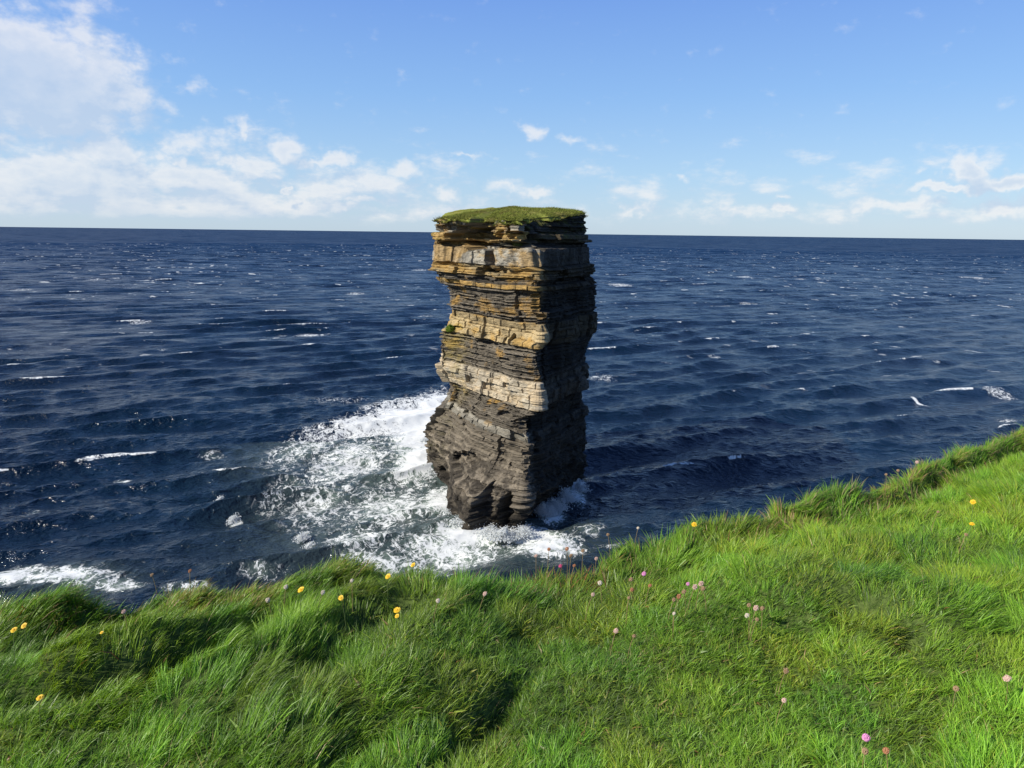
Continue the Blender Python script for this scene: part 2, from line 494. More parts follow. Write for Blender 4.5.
def stack_controls(z):
    z = np.asarray(z, float)
    C = np.stack(C_t(z), -1); R = np.stack(R_t(z), -1); L = np.stack(L_t(z), -1)
    d = np.stack(L2_t(z), -1) - C
    nrm = np.stack([-d[..., 1], d[..., 0]], -1); nrm /= np.linalg.norm(nrm, axis=-1, keepdims=True)
    nrm = np.where((nrm[..., :1] > 0), -nrm, nrm)
    k = (1 - sstep(0.5, 11, z))[..., None]
    P1 = (C + .25 * d + .5 * nrm) * (1 - k) + np.array(w1) * k
    P2 = (C + .5 * d + .8 * nrm) * (1 - k) + np.array(w2) * k
    P3 = (C + .75 * d + .5 * nrm) * (1 - k) + np.array(w3) * k
    M = (C + R) / 2 + np.array([.5, -.3])
    one = np.ones_like(z)
    RB = np.stack([12.5 * one, 147 * one], -1); B = np.stack([0 * one, 157 * one], -1); LB = np.stack([-12 * one, 150 * one], -1)
    return [C, M, R, RB, B, LB, L, P3, P2, P1, C]


SEG_N = [200, 200, 90, 60, 60, 90, 170, 170, 160, 170]
ctl_u = np.concatenate([np.arange(n) / n + i for i, n in enumerate(SEG_N)])
NCOL = len(ctl_u)
ref = stack_controls(np.array([30.0]))
ref = [r[0] for r in ref]
seglen = [np.linalg.norm(ref[i + 1] - ref[i]) for i in range(10)]
cum = np.concatenate([[0], np.cumsum(seglen)])
S_COL = np.interp(ctl_u, np.arange(11), cum)
S_TOT = cum[-1]
S_SGN = np.where(ctl_u >= 6, S_COL - S_TOT, S_COL)        # lit face runs 0 .. -s, dark face 0 .. +s
refp = np.array([ref[int(u)] * (1 - (u % 1)) + ref[int(u) + 1] * (u % 1) for u in ctl_u])
cen = refp.mean(0)
tan = np.roll(refp, -3, 0) - np.roll(refp, 3, 0)
NRM = np.stack([tan[:, 1], -tan[:, 0]], -1)
NRM /= np.linalg.norm(NRM, axis=1, keepdims=True)
NRM *= np.sign(((refp - cen) * NRM).sum(1))[:, None]
Zt_ctl = [48.8, 49.7, 50.6, 51.2, 51.7, 51.0, 49.0, 49.1, 49.0, 48.8, 48.8]
ZTOP = np.interp(ctl_u, np.arange(11), Zt_ctl) + .18 * fbm(S_COL / 2.2, S_COL * 0, oct=3, seed=8)

SLATE = np.array((.098, .085, .064)); DARK = np.array((.055, .052, .050)); TAN = np.array((.33, .255, .135)); OCH = np.array((.46, .27, .055))
CREAM = np.array((.56, .49, .36)); GREY = np.array((.27, .25, .20)); BASE = np.array((.135, .115, .085)); MOSS = np.array((.11, .12, .02))
# py at near corner where the layer ends, offset, bed thickness, joint spacing, joint depth, bed jitter, colour, ochre
LAYERS = [
    (226, -0.1, .35, 3.4, .35, .35, GREY * .6, .25, 'grassy_rim_band', 'crumbling brown rock under the turf'),
    (234, -.7, .45, 3.8, .6, .5, GREY * .75, .2, None, None),
    (243, .25, .8, 6.2, .9, .3, TAN * .9, .5, None, None),
    (248, -1.3, .4, 3.5, .4, .4, SLATE, .1, None, None),
    (268, .45, 3.4, 12, .5, .05, GREY * .85, .40, 'massive_block_band', 'thick grey and ochre block course near the top'),
    (281, .55, .42, 7, .5, .42, TAN * .8, .45, 'ledge_band', 'thin tan ledges stepping outwards'),
    (287, -.8, .3, 4.5, .3, .3, SLATE, .15, None, None),
    (292, .05, .5, 4, .4, .3, TAN, .75, None, None),
    (325, -.6, .24, 3.0, .16, .26, SLATE * 1.25, .08, 'shale_band', 'dark thin bedded shale in the upper middle'),
    (350, .35, .8, 2.6, .3, .06, TAN * 1.1, .4, 'jointed_band', 'tan band cut into small square blocks'),
    (384, -.5, .22, 2.8, .16, .24, SLATE * 1.35, .06, 'shale_band', 'grey shale between the tan and cream bands'),
    (411, .2, 1.25, 3.1, .45, .12, CREAM * .66, .4, 'pale_block_band', 'cream and ochre blocky band in the lower middle'),
    (437, -.45, .24, 3.2, .2, .28, SLATE * 1.1, .03, 'shale_band', 'dark recessed shale below the cream band'),
    (446, .1, .8, 3.0, .3, .3, GREY * .85, .05, None, None),
    (560, 0, .5, 6.5, .25, .28, BASE * 1.0, -.6, 'wave_worn_base', 'brown grey wave worn foot with dark hollows'),
]


def build_stack():
    rg = np.random.default_rng(5)
    NR = 760
    zb = -2.0
    v = np.linspace(0, 1, NR)
    Zg = zb + v[:, None] * (ZTOP[None, :] - zb)
    Sg = np.broadcast_to(S_SGN[None, :], Zg.shape)
    # bed table
    zz = Zg + .22 * fbm(Sg / 9, Zg * 0, oct=2, seed=2) + .10 * vn(Sg / 1.7, Zg / 3, seed=4)
    bounds = [60.0]; info = []
    for li, L in enumerate(LAYERS):
        zbot = zc(L[0])
        z = bounds[-1] if li else zc(200)
        if li == 0: bounds = [z]
        while True:
            t = L[2] * (0.6 + .8 * rg.random())
            nz = z - t
            last = nz < zbot + .35 * L[2]
            if last: nz = zbot
            j = rg.normal(0, 1) * L[5] * (1 if L[2] < 3 else .3)
            info.append((li, j, rg.random(), rg.random()))
            bounds.append(nz); z = nz
            if last: break
    bounds = np.array(bounds[::-1]); info = info[::-1]
    bi = np.clip(np.searchsorted(bounds, zz) - 1, 0, len(info) - 1)
    I_li = np.array([i[0] for i in info])[bi]
    I_j = np.array([i[1] for i in info])[bi]
    I_r = np.array([i[2] for i in info])[bi]
    off = np.array([L[1] for L in LAYERS]); jsp = np.array([L[3] for L in LAYERS]); jd = np.array([L[4] for L in LAYERS]); bj = np.array([L[5] for L in LAYERS])
    # smooth presence of each bed's jitter along s: beds come and go
    pres = .35 + .65 * np.clip(.5 + 1.3 * vn(Sg / 5 + I_r * 50, bi * 3.7, seed=9), 0, 1)
    low = sstep(14, 5, Zg)
    D = off[I_li] * (1 - .5 * sstep(-5, -22, Sg) * 1) + I_j * pres * (1 - .35 * low)
    # joints -> blocks
    u = Sg / jsp[I_li] + I_r * 7 + .38 * vn(Sg / 3.1, bi * 1.1, seed=12)
    cell = np.floor(u); fr = u - cell
    br = _hash(cell, bi.astype(float), cell * 0, 77)
    br2 = _hash(cell, bi.astype(float), cell * 0, 78)
    D *= 1 - .45 * (Sg > 1) * (ctl_u < 3)[None, :]
    D += 1.3 * (_hash(np.floor(Sg / 6.5 + .35 * I_li), I_li.astype(float), Sg * 0, 91) - .5) * (1 - low) * np.where(I_li == 4, .3, 1)
    D += (br - .5) * 1.6 * jd[I_li] - (br2 < .10) * jd[I_li] * 1.8 * (1 - low)
    edge = np.minimum(fr, 1 - fr) * jsp[I_li]
    D -= .28 * (1 - sstep(0.03, .16, edge)) * (jd[I_li] > .2)
    # bedding grooves
    lo_ = bounds[bi]; hi_ = bounds[np.minimum(bi + 1, len(bounds) - 1)]
    ed = np.minimum(zz - lo_, hi_ - zz)
    D -= .20 * (1 - sstep(.02, .13, ed)) * (.4 + I_r)
    # erosion
    D += 1.2 * fbm(Sg / 6, Zg / 5, oct=4, seed=21) + .2 * fbm(Sg / 1.1, Zg / .5, oct=3, seed=22)
    D += low * (1.3 * fbm(Sg / 3.6, Zg / 2.6 + Sg * .16, oct=5, seed=23, gain=.6) - .1 * np.abs(vn(Sg / .9, Zg / .8, seed=25)))
    D -= low * .75 * np.abs(fbm(Sg / 1.8, Zg / .9 + Sg * .2, oct=4, seed=27, gain=.65))
    D += 1.1 * sstep(12, 3, Zg) * sstep(13, 5, np.abs(Sg))
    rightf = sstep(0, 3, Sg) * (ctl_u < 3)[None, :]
    D += rightf * .5 * fbm(Sg / 2.0, Zg / 9, oct=3, seed=29)
    # base positions
    ctr = stack_controls(Zg[:, 0] * 0 + np.linspace(zb, 51, NR))
    zrow = np.linspace(zb, 51, NR)
    BX = np.zeros_like(Zg); BY = np.zeros_like(Zg)
    k0 = ctl_u.astype(int); fr_ = ctl_u % 1
    for c in range(NCOL):
        a, b = ctr[k0[c]], ctr[k0[c] + 1]
        xx = a[:, 0] * (1 - fr_[c]) + b[:, 0] * fr_[c]; yy = a[:, 1] * (1 - fr_[c]) + b[:, 1] * fr_[c]
        BX[:, c] = np.interp(Zg[:, c], zrow, xx); BY[:, c] = np.interp(Zg[:, c], zrow, yy)
    # cavities and clefts placed on the real face
    ppx, ppy = project(np.stack([BX, BY, Zg], -1))

    def at(px, py):
        m = (ppx - px) ** 2 + (ppy - py) ** 2 + 1e6 * ((ctl_u[None, :] > 1.99) & (ctl_u[None, :] < 6.01))
        r, c = np.unravel_index(np.argmin(m), m.shape)
        return Sg[r, c], Zg[r, c]
    for (px, py, ws, hz, dep) in [(468, 238, 7.0, 2.0, 3.6), (478, 230, 4.0, 2.0, 3.0), (458, 232, 3.0, 1.2, 2.0), (488, 257, 1.3, 2.2, 3.0), (481, 275, 2.0, 1.3, 1.8), (450, 244, 4, .5, 1.2), (508, 244, 4.0, .6, 1.4), (511, 230, 1.5, 1.2, 1.6), (499, 236, 1.0, 1.0, 1.0), (525, 237, 2.0, 2.0, 1.6),
                                  (510, 340, .7, 1.1, 1.1), (482, 343, 3.0, .5, .7), (504, 360, 1.6, .4, .5),
                                  (487, 512, 1.7, 3.4, 3.4), (493, 494, .7, 2.0, 2.0), (511, 508, 1.0, 2.8, 2.6), (499, 520, .5, 1.5, 1.4), (458, 466, 3.2, 1.6, 1.6), (468, 459, 2.6, 1.2, 1.1), (446, 474, 2.5, 1.0, 1.3), (505, 415, 2.0, .8, .8),
                                  (523, 425, 2.4, 1.6, .9), (470, 398, 3, .5, .5), (500, 462, .5, .4, .4), (509, 466, .4, .6, .5)]:
        s0, z0 = at(px, py)
        q = ((Sg - s0) / ws) ** 2 + ((Zg - z0) / hz) ** 2 + .5 * fbm(Sg / .8, Zg / .6, oct=3, seed=41)
        D -= dep * (1 - sstep(.85, 1.05, q))
    BX = BX + NRM[None, :, 0] * D; BY = BY + NRM[None, :, 1] * D
    # ---------------- colour of the rock, with shade put into its right face
    lc = np.array([L[6] for L in LAYERS]); lo = np.array([L[7] for L in LAYERS])
    col = lc[I_li].copy()
    bedv = np.array([i[3] for i in info])[bi]
    col *= (0.72 + .56 * bedv)[..., None]
    col *= (0.82 + .36 * br)[..., None]
    n3 = fbm(Sg / 1.6, Zg / .9, oct=5, seed=51, gain=.62); n4 = fbm(Sg / 4.5, Zg / 2.5, oct=3, seed=52)
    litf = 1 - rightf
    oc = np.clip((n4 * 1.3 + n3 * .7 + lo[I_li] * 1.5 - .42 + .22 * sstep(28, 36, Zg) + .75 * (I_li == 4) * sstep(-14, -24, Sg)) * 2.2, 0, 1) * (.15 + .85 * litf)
    oc = oc * (.75 + .3 * n3) * .95
    col = col * (1 - oc[..., None] * .8) + OCH * .85 * oc[..., None] * .8
    # left end of the middle is yellow with lichen
    lf = sstep(-17, -22, Sg) * sstep(14, 20, Zg) * sstep(34, 30, Zg) * np.clip(.5 + n3 * 1.5, 0, 1)
    col = col * (1 - .6 * lf[..., None]) + np.array((.33, .26, .08)) * .6 * lf[..., None]
    # clean cream patches in the pale band
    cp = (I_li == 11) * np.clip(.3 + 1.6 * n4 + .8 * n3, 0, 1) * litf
    col = col * (1 - .7 * cp[..., None]) + np.array((.48, .43, .33)) * .7 * cp[..., None]
    # grey-black staining of the weak beds and wet foot
    vs = np.clip(fbm(Sg / .8, Zg / 7, oct=4, seed=57) * 2.2 + .1, 0, 1) * (I_li == 4) * .5
    col *= (1 - vs)[..., None]
    st = np.clip(fbm(Sg / .9, Zg / 5, oct=3, seed=53) * 1.6 - .2, 0, 1) * .45
    col *= (1 - st)[..., None]
    mot = fbm(Sg / 1.3, Zg / .7 + Sg * .1, oct=5, seed=58, gain=.65)
    col *= (1 + low * np.clip(mot * 2.6 - .05, -.62, .7))[..., None]
    wet = sstep(7.5, 1.0, Zg + 1.5 * n4)
    col = col * (1 - .62 * wet[..., None])
    olive = sstep(16, 11, Zg) * (1 - wet) * np.clip(n3 * 2.2, 0, 1) * sstep(-14, -24, Sg)
    col = col * (1 - .4 * olive[..., None]) + np.array((.16, .145, .07)) * .4 * olive[..., None]
    side_shade = rightf[..., None] * (.86 + .14 * np.clip(n3, -1, 1))[..., None]  # shade of the face turned from the sun, mixed into the rock colour
    col = col * (1 - side_shade) + (SLATE * .22 * (.7 + .6 * bedv)[..., None]) * side_shade
    ms = sstep(44.5, 46.5, Zg) * np.clip(n3 * 2.5 - .2 + sstep(48, 50, Zg), 0, 1) * .5
    col = col * (1 - ms[..., None]) + MOSS * ms[..., None]
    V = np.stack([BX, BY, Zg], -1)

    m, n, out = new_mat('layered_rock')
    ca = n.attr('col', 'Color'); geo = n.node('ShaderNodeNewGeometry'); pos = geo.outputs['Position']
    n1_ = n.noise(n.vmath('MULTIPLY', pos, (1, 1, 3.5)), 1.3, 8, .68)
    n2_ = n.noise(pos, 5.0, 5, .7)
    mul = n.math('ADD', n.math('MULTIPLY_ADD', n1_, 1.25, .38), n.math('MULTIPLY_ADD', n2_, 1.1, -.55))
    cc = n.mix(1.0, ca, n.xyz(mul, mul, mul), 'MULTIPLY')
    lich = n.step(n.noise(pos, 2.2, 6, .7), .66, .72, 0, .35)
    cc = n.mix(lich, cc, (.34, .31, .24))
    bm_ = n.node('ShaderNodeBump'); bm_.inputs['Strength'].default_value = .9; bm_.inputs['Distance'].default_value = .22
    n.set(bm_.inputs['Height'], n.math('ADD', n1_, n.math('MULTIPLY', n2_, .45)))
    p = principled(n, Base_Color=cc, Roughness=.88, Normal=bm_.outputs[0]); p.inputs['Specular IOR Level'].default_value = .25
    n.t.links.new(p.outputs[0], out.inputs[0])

    root = empty('sea_stack', (0, 130, 0))
    tag(root, 'tall grass topped sea stack of layered rock standing in white surf', 'sea stack')
    # cut the column into its bands of rock: each run of rows is a part
    cuts = []
    names = []
    order = [L for L in LAYERS]
    cur = None
    for L in LAYERS:
        if L[8]:
            names.append([L[8], L[9], L[0]])
        else:
            if names: names[-1][2] = L[0]
    edges = [NR - 1]
    zmid = zb + v * (49 - zb)
    for nm in names[:-1]:
        edges.append(int(np.argmin(np.abs(zmid - zc(nm[2])))))
    edges.append(0)
    for i, nm in enumerate(names):
        r1, r0 = edges[i], edges[i + 1]
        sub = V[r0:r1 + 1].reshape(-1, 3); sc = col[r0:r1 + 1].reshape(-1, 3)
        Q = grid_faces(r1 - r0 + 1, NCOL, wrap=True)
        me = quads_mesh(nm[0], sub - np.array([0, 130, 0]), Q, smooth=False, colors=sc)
        o = link(nm[0], me, m, root); o['label'] = nm[1]
    # ---------------- turf cap
    NK = 46
    K = np.linspace(0, 1, NK)
    top = V[-1]
    c0 = np.array([-1.0, 132.0])
    Sx = np.broadcast_to(S_SGN[None, :], (NK, NCOL))
    kk = K[:, None]
    ov = (0.30 + .25 * fbm(S_SGN / 1.2, S_SGN * 0, oct=2, seed=61))[None, :] * (1 - sstep(0, .08, kk))
    X = top[None, :, 0] * (1 - kk) + c0[0] * kk + NRM[None, :, 0] * ov
    Y = top[None, :, 1] * (1 - kk) + c0[1] * kk + NRM[None, :, 1] * ov
    Zc_ = top[None, :, 2] * (1 - kk) + 51.3 * kk
    dome = .55 * np.sin(np.clip(kk, 0, .5) * PI) * (1 - .0 * kk)
    Zc_ = Zc_ + dome * (1 - kk) * .9 - (1 - sstep(0, .035, kk)) * (.45 + .5 * fbm(S_SGN / 1.6, S_SGN * 0, oct=3, seed=62))[None, :]
    Zc_ = Zc_ + .28 * fbm(X / 2.2, Y / 2.2, oct=4, seed=63) + .05
    gc = (np.array((.19, .215, .042)) * (1 + .35 * fbm(X / 3, Y / 3, oct=3, seed=64))[..., None])
    stw = np.clip(fbm(X / 1.5, Y / 1.5, oct=3, seed=65) * 2 + .15, 0, 1)[..., None] * .55
    gc = gc * (1 - stw) + np.array((.20, .16, .06)) * stw
    Vc = np.stack([X, Y, Zc_], -1)
    mg, n, out = new_mat('turf')
    ca = n.attr('col', 'Color'); geo = n.node('ShaderNodeNewGeometry')
    nn = n.noise(geo.outputs['Position'], 3.5, 6, .7)
    mul = n.math('MULTIPLY_ADD', nn, 1.2, .4)
    bm_ = n.node('ShaderNodeBump'); bm_.inputs['Strength'].default_value = .8; bm_.inputs['Distance'].default_value = .2
    n.set(bm_.inputs['Height'], nn)
    p = principled(n, Base_Color=n.mix(1.0, ca, n.xyz(mul, mul, mul), 'MULTIPLY'), Roughness=.9, Normal=bm_.outputs[0])
    p.inputs['Specular IOR Level'].default_value = .1
    n.t.links.new(p.outputs[0], out.inputs[0])
    me = quads_mesh('grass_cap', Vc.reshape(-1, 3) - np.array([0, 130, 0]), grid_faces(NK, NCOL, wrap=True), smooth=True, colors=gc.reshape(-1, 3))
    cap = link('grass_cap', me, mg, root); cap['label'] = 'green turf covering the flat top'
    # tufts on the cap: small blades
    nb = 60000
    ri = (rg.random(nb) ** 1.4 * (NK - 2)).astype(int); ci = rg.integers(0, NCOL, nb)
    sel = (S_SGN[ci] > -40) & (S_SGN[ci] < 40)
    ri, ci = ri[sel], ci[sel]; nb = len(ri)
    root_p = Vc[ri, ci] + rg.normal(0, .12, (nb, 3)) * np.array([1, 1, 0]) - np.array([0, 130, .03])
    L_ = (.16 + .34 * rg.random(nb) ** 2) * np.where(ri < 3, 1.7, 1)
    ang = rg.random(nb) * 2 * PI
    ln = np.stack([np.cos(ang) * .5 + .3, np.sin(ang) * .5, np.ones(nb)], -1)
    out_ = np.where((ri < 3)[:, None], np.stack([NRM[ci, 0], NRM[ci, 1], -.3 * np.ones(nb)], -1) * .9, 0)
    ln = ln + out_; ln /= np.linalg.norm(ln, axis=1, keepdims=True)
    wd = np.stack([-np.sin(ang), np.cos(ang), np.zeros(nb)], -1) * .028
    tri = np.stack([root_p - wd, root_p + wd, root_p + ln * L_[:, None]], 1).reshape(-1, 3)
    bc = gc[ri, ci] * (.8 + .5 * rg.random(nb))[:, None]
    me = np_mesh('cap_grass', tri, np.arange(nb * 3), np.arange(nb) * 3, colors=np.repeat(bc, 3, 0))
    cg = link('grass_blades', me, mg, cap)
    cg['kind'] = 'stuff'
    # green tufts growing on ledges
    for (px, py, rad, lab) in [(449, 329, .85, 'green cushion of grass on the left shoulder'), (487, 231, .6, 'small grass tuft in the notch under the turf'), (522, 245, .8, 'brown green grass tuft on the upper ledge'), (529, 234, .6, 'dull grass tuft near the top corner')]:
        m_ = (ppx - px) ** 2 + (ppy - py) ** 2 + 1e6 * ((ctl_u[None, :] > 1.99) & (ctl_u[None, :] < 6.01))
        r, c = np.unravel_index(np.argmin(m_), m_.shape)
        pc = V[r, c] + np.array([NRM[c, 0], NRM[c, 1], 0]) * .15
        th = np.linspace(0, PI, 10); ph = np.linspace(0, 2 * PI, 19)[:-1]
        T, F = np.meshgrid(th, ph, indexing='ij')
        rr = rad * (1 + .35 * fbm(np.cos(F) * 2 + px, np.sin(F) * 2, T * 2, oct=2, seed=3))
        VV = np.stack([rr * np.sin(T) * np.cos(F), rr * np.sin(T) * np.sin(F), rr * .65 * np.cos(T)], -1).reshape(-1, 3)
        nb2 = 900
        th = rg.random(nb2) * PI * .6; ph = rg.random(nb2) * 2 * PI
        rp = np.stack([np.sin(th) * np.cos(ph), np.sin(th) * np.sin(ph), np.cos(th) * .65], -1)
        wv = np.stack([-np.sin(ph), np.cos(ph), 0 * ph], -1) * .03
        tp = rp * rad * 1.0; tt = rp * rad * 1.0 + (rp + rg.normal(0, .35, rp.shape)) * .33
        T3 = np.stack([tp * .93 - wv, tp * .93 + wv, tt], 1).reshape(-1, 3)
        Q = grid_faces(10, 18, wrap=True)
        allv = np.concatenate([VV, T3])
        loops = np.concatenate([Q.ravel(), len(VV) + np.arange(nb2 * 3)])
        starts = np.concatenate([np.arange(len(Q)) * 4, len(Q) * 4 + np.arange(nb2) * 3])
        base = np.array((.15, .22, .03)) if px < 500 else np.array((.13, .13, .035))
        cc_ = np.concatenate([np.tile(base * .8, (len(VV), 1)), np.repeat(base * (.8 + .5 * rg.random(nb2))[:, None], 3, 0)])
        me = np_mesh('grass_tuft', allv, loops, starts, colors=cc_)
        o = link('grass_tuft', me, mg, root); o.location = pc - np.array([0, 130, 0]); o['label'] = lab
    return V


# ------------------------------------------------------------------ cliff-top ground
def top_plane(x):                      # surface of the grass near the lip, before tussocks
    return 45.52 + 0.03 * x


EDGE_PX = [(-140, 640), (-60, 610), (0, 594), (20, 588), (70, 583), (105, 592), (140, 584), (160, 577), (200, 576), (240, 577), (270, 574), (300, 565), (330, 558), (365, 556), (400, 562), (450, 566), (512, 566), (545, 562),
           (590, 558), (615, 543), (650, 537), (672, 526), (690, 520), (740, 512), (780, 503), (850, 492), (900, 478), (930, 461), (960, 450), (1000, 439), (1024, 431), (1090, 414), (1150, 400)]
ex = []
for px, py in EDGE_PX:
    py = py - 5 - 7 * min(1, max(0, (px - 900) / 100))
    d = ray(px, py)
    t = 1.0
    for _ in range(30):
        t = (top_plane(d[0] * t) - EYE) / d[2]
    ex.append((d[0] * t, d[1] * t))
ex = np.array(ex)
ex = np.concatenate([[(-60, -14.0), (-30, -6.0), (-14, -1.5), (-6, 1.7)], ex, [(12, 9.5), (25, 20), (60, 30)]])
EX, EY = ex[:, 0], ex[:, 1]


def y_edge(x):
    return np.interp(x, EX, EY)


MOUNDS = []   # x, y, sx, sy, rot, h


def mnd(px, py, lx, ly, rot, h, zoff=-.1):
    x, y = on_z(px, py, 45.45)
    MOUNDS.append((x, y, lx, ly, math.radians(rot), h))


for a in [(40, 606, .2, .12, 20, .06), (75, 660, .34, .12, 25, .10), (150, 690, .35, .13, 30, .06), (185, 640, .4, .13, 35, .13), (180, 598, .2, .10, 20, .05), (300, 590, .26, .12, 25, .06),
          (205, 600, .2, .1, 10, .06), (285, 655, .4, .15, 40, .14), (355, 610, .26, .13, 30, .12), (370, 690, .4, .3, 30, .10), (440, 640, .3, .2, 30, .12), (470, 610, .18, .12, 0, .08), (330, 590, .3, .12, 10, .04), (430, 720, .4, .25, 35, .06),
          (250, 735, .3, .2, 20, .08), (60, 740, .4, .25, 20, .07), (640, 548, .2, .12, 20, .10), (610, 560, .18, .1, 0, .04), (690, 535, .25, .14, 15, .07), (810, 620, .4, .2, -20, .16), (780, 590, .35, .2, 0, .06), (740, 512, .2, .1, 20, .06),
          (870, 560, .5, .2, 10, .09), (950, 620, .5, .2, 10, .09), (700, 650, .35, .25, 0, .06), (960, 690, .3, .2, 0, .06), (570, 690, .35, .2, 0, .05), (640, 760, .3, .2, 0, .05), (860, 680, .3, .12, 20, .05)]:
    mnd(*a)
for a in [(115, 606, .16, .08, 30, -.16), (95, 690, .28, .065, 25, -.22), (205, 660, .22, .08, 35, -.24), (385, 632, .16, .08, 20, -.19), (238, 628, .2, .06, 35, -.15), (320, 680, .12, .10, 70, -.12), (375, 585, .12, .07, 60, -.12), (440, 590, .07, .07, 60, -.09),
          (485, 620, .08, .06, 60, -.08), (505, 710, .05, .2, -35, -.06), (465, 755, .05, .2, -35, -.06), (855, 637, .13, .07, -30, -.13), (762, 516, .05, .12, -30, -.2), (657, 552, .09, .07, 40, -.10), (900, 665, .10, .05, 30, -.1), (360, 760, .1, .06, 30, -.08),
          (585, 590, .12, .05, 0, -.07), (520, 645, .07, .08, 20, -.06), (235, 740, .06, .1, 30, -.08)]:
    mnd(*a)


def tuft_cell(x, y, cl=.24):
    """nearest tussock: offset from its centre, a hump height 0..1 and two random numbers for it"""
    best = np.full(x.shape, 1e9); ox = np.zeros_like(x); oy = np.zeros_like(x); h1 = np.zeros_like(x); h2 = np.zeros_like(x)
    gx = np.floor(x / cl); gy = np.floor(y / cl); zz = gx * 0
    for i in (-1, 0, 1):
        for j in (-1, 0, 1):
            cx = (gx + i + .15 + .7 * _hash(gx + i, gy + j, zz, 71)) * cl; cy = (gy + j + .15 + .7 * _hash(gx + i, gy + j, zz, 72)) * cl
            q = (x - cx) ** 2 + (y - cy) ** 2
            m = q < best
            best = np.where(m, q, best); ox = np.where(m, x - cx, ox); oy = np.where(m, y - cy, oy)
            hh = _hash(gx + i, gy + j, zz, 73); h1 = np.where(m, hh, h1); h2 = np.where(m, _hash(gx + i, gy + j, zz, 74), h2)
    hump = np.clip(1 - best / (cl * .6) ** 2, 0, 1) * h1
    return ox, oy, hump, h1, h2


def ground_z(x, y):
    sc_ = np.ndim(x) == 0
    x = np.atleast_1d(np.asarray(x, float)); y = np.atleast_1d(np.asarray(y, float))
    d = y_edge(x) - y
    z = top_plane(x) - .12 + 0.02 * np.clip(d, 0, 4)
    near = sstep(9, 6, np.abs(x)) * sstep(-2, 0, y)
    z = z + .05 * fbm(x * 1.6, y * 1.6, oct=3, seed=101) + (1 - near) * .25 * fbm(x / 5, y / 5, oct=3, seed=102)
    for (mx, my, sx, sy, r, h) in MOUNDS:
        dx = x - mx; dy = y - my
        lim = 2.6 * max(sx, sy)
        near_ = (np.abs(dx) < lim) & (np.abs(dy) < lim)
        if not near_.any(): continue
        dx = dx[near_]; dy = dy[near_]
        a = (dx * math.cos(r) + dy * math.sin(r)) / sx; b = (-dx * math.sin(r) + dy * math.cos(r)) / sy
        z[near_] += h * np.exp(-(a * a + b * b))
    # raised wind-blown rim along the right part of the edge
    rim = sstep(1.0, 1.5, x) * np.exp(-((d - .06) / .08) ** 2) * (.06 + .015 * vn(x * 2.2, x * 0, seed=9))
    dip = sstep(1.0, 1.5, x) * np.exp(-((d - .22) / .07) ** 2) * (.085 + .03 * vn(x * 1.7, x * 0, seed=10))
    z = z + rim - dip
    z = z - .35 * np.clip((.10 - d) / .3, 0, 3) ** 1.5
    z = z + .028 * tuft_cell(x, y)[2] * near
    return z[0] if sc_ else z


def build_ground():
    xs = np.concatenate([np.linspace(-60, -7, 60)[:-1], np.linspace(-7, 9, 420), np.linspace(9, 60, 60)[1:]])
    ds = np.concatenate([np.linspace(45, 6, 40)[:-1], np.linspace(6, -.12, 170)])
    X, Dg = np.meshgrid(xs, ds, indexing='xy')
    Y = y_edge(X) - Dg
    Z = ground_z(X, Y)
    Vg = np.stack([X, Y, Z], -1)
    me = quads_mesh('ground', Vg.reshape(-1, 3), grid_faces(len(ds), len(xs)), smooth=True)
    m, n, out = new_mat('soil_and_thatch')
    pos = n.node('ShaderNodeNewGeometry').outputs['Position']
    c = n.mix(n.step(n.noise(pos, 40, 6, .75), .35, .65), (.030, .050, .012), (.10, .14, .035))
    far = n.mix(n.noise(pos, 25, 5, .7), (.04, .085, .012), (.09, .16, .03))
    c = n.mix(n.step(n.vmath('LENGTH', n.vmath('SUBTRACT', pos, (1, 3, 45))), 5, 9), c, far)
    p = principled(n, Base_Color=c, Roughness=.95); p.inputs['Specular IOR Level'].default_value = .1
    n.t.links.new(p.outputs[0], out.inputs[0])
    o = link('ground', me, m)
    tag(o, 'grassy cliff top ground falling away at its far edge', 'ground', kind='structure')
    # cliff below the lip, layered rock down to the sea
    zs = np.linspace(0, 1, 150)
    Zc = Z[-1][None, :] * (1 - zs[:, None]) + -3 * zs[:, None]
    bed = _hash(np.floor(Zc / .6), Zc * 0, Zc * 0, 5)
    outw = -.5 + .9 * (bed - .5) + .8 * fbm(X[-1][None, :] / 3, Zc / 2, oct=4, seed=7) + 3.0 * zs[:, None]
    outw *= sstep(0, .03, zs)[:, None]
    Yc = Y[-1][None, :] + outw
    Vc = np.stack([np.broadcast_to(X[-1], Zc.shape), Yc, Zc], -1)
    me = quads_mesh('cliff_face', Vc.reshape(-1, 3), grid_faces(150, len(xs)), smooth=False)
    m, n, out = new_mat('cliff_rock')
    pos = n.node('ShaderNodeNewGeometry').outputs['Position']
    nz = n.noise(n.vmath('MULTIPLY', pos, (1, 1, 4)), .7, 8, .65)
    c = n.mix(n.step(nz, .35, .65), (.07, .065, .055), (.24, .20, .14))
    bp = n.node('ShaderNodeBump'); bp.inputs['Distance'].default_value = .2; n.set(bp.inputs['Height'], nz)
    p = principled(n, Base_Color=c, Roughness=.9, Normal=bp.outputs[0])
    n.t.links.new(p.outputs[0], out.inputs[0])
    o = link('cliff', me, m); tag(o, 'layered dark rock cliff dropping below the grassy edge', 'cliff', kind='structure')


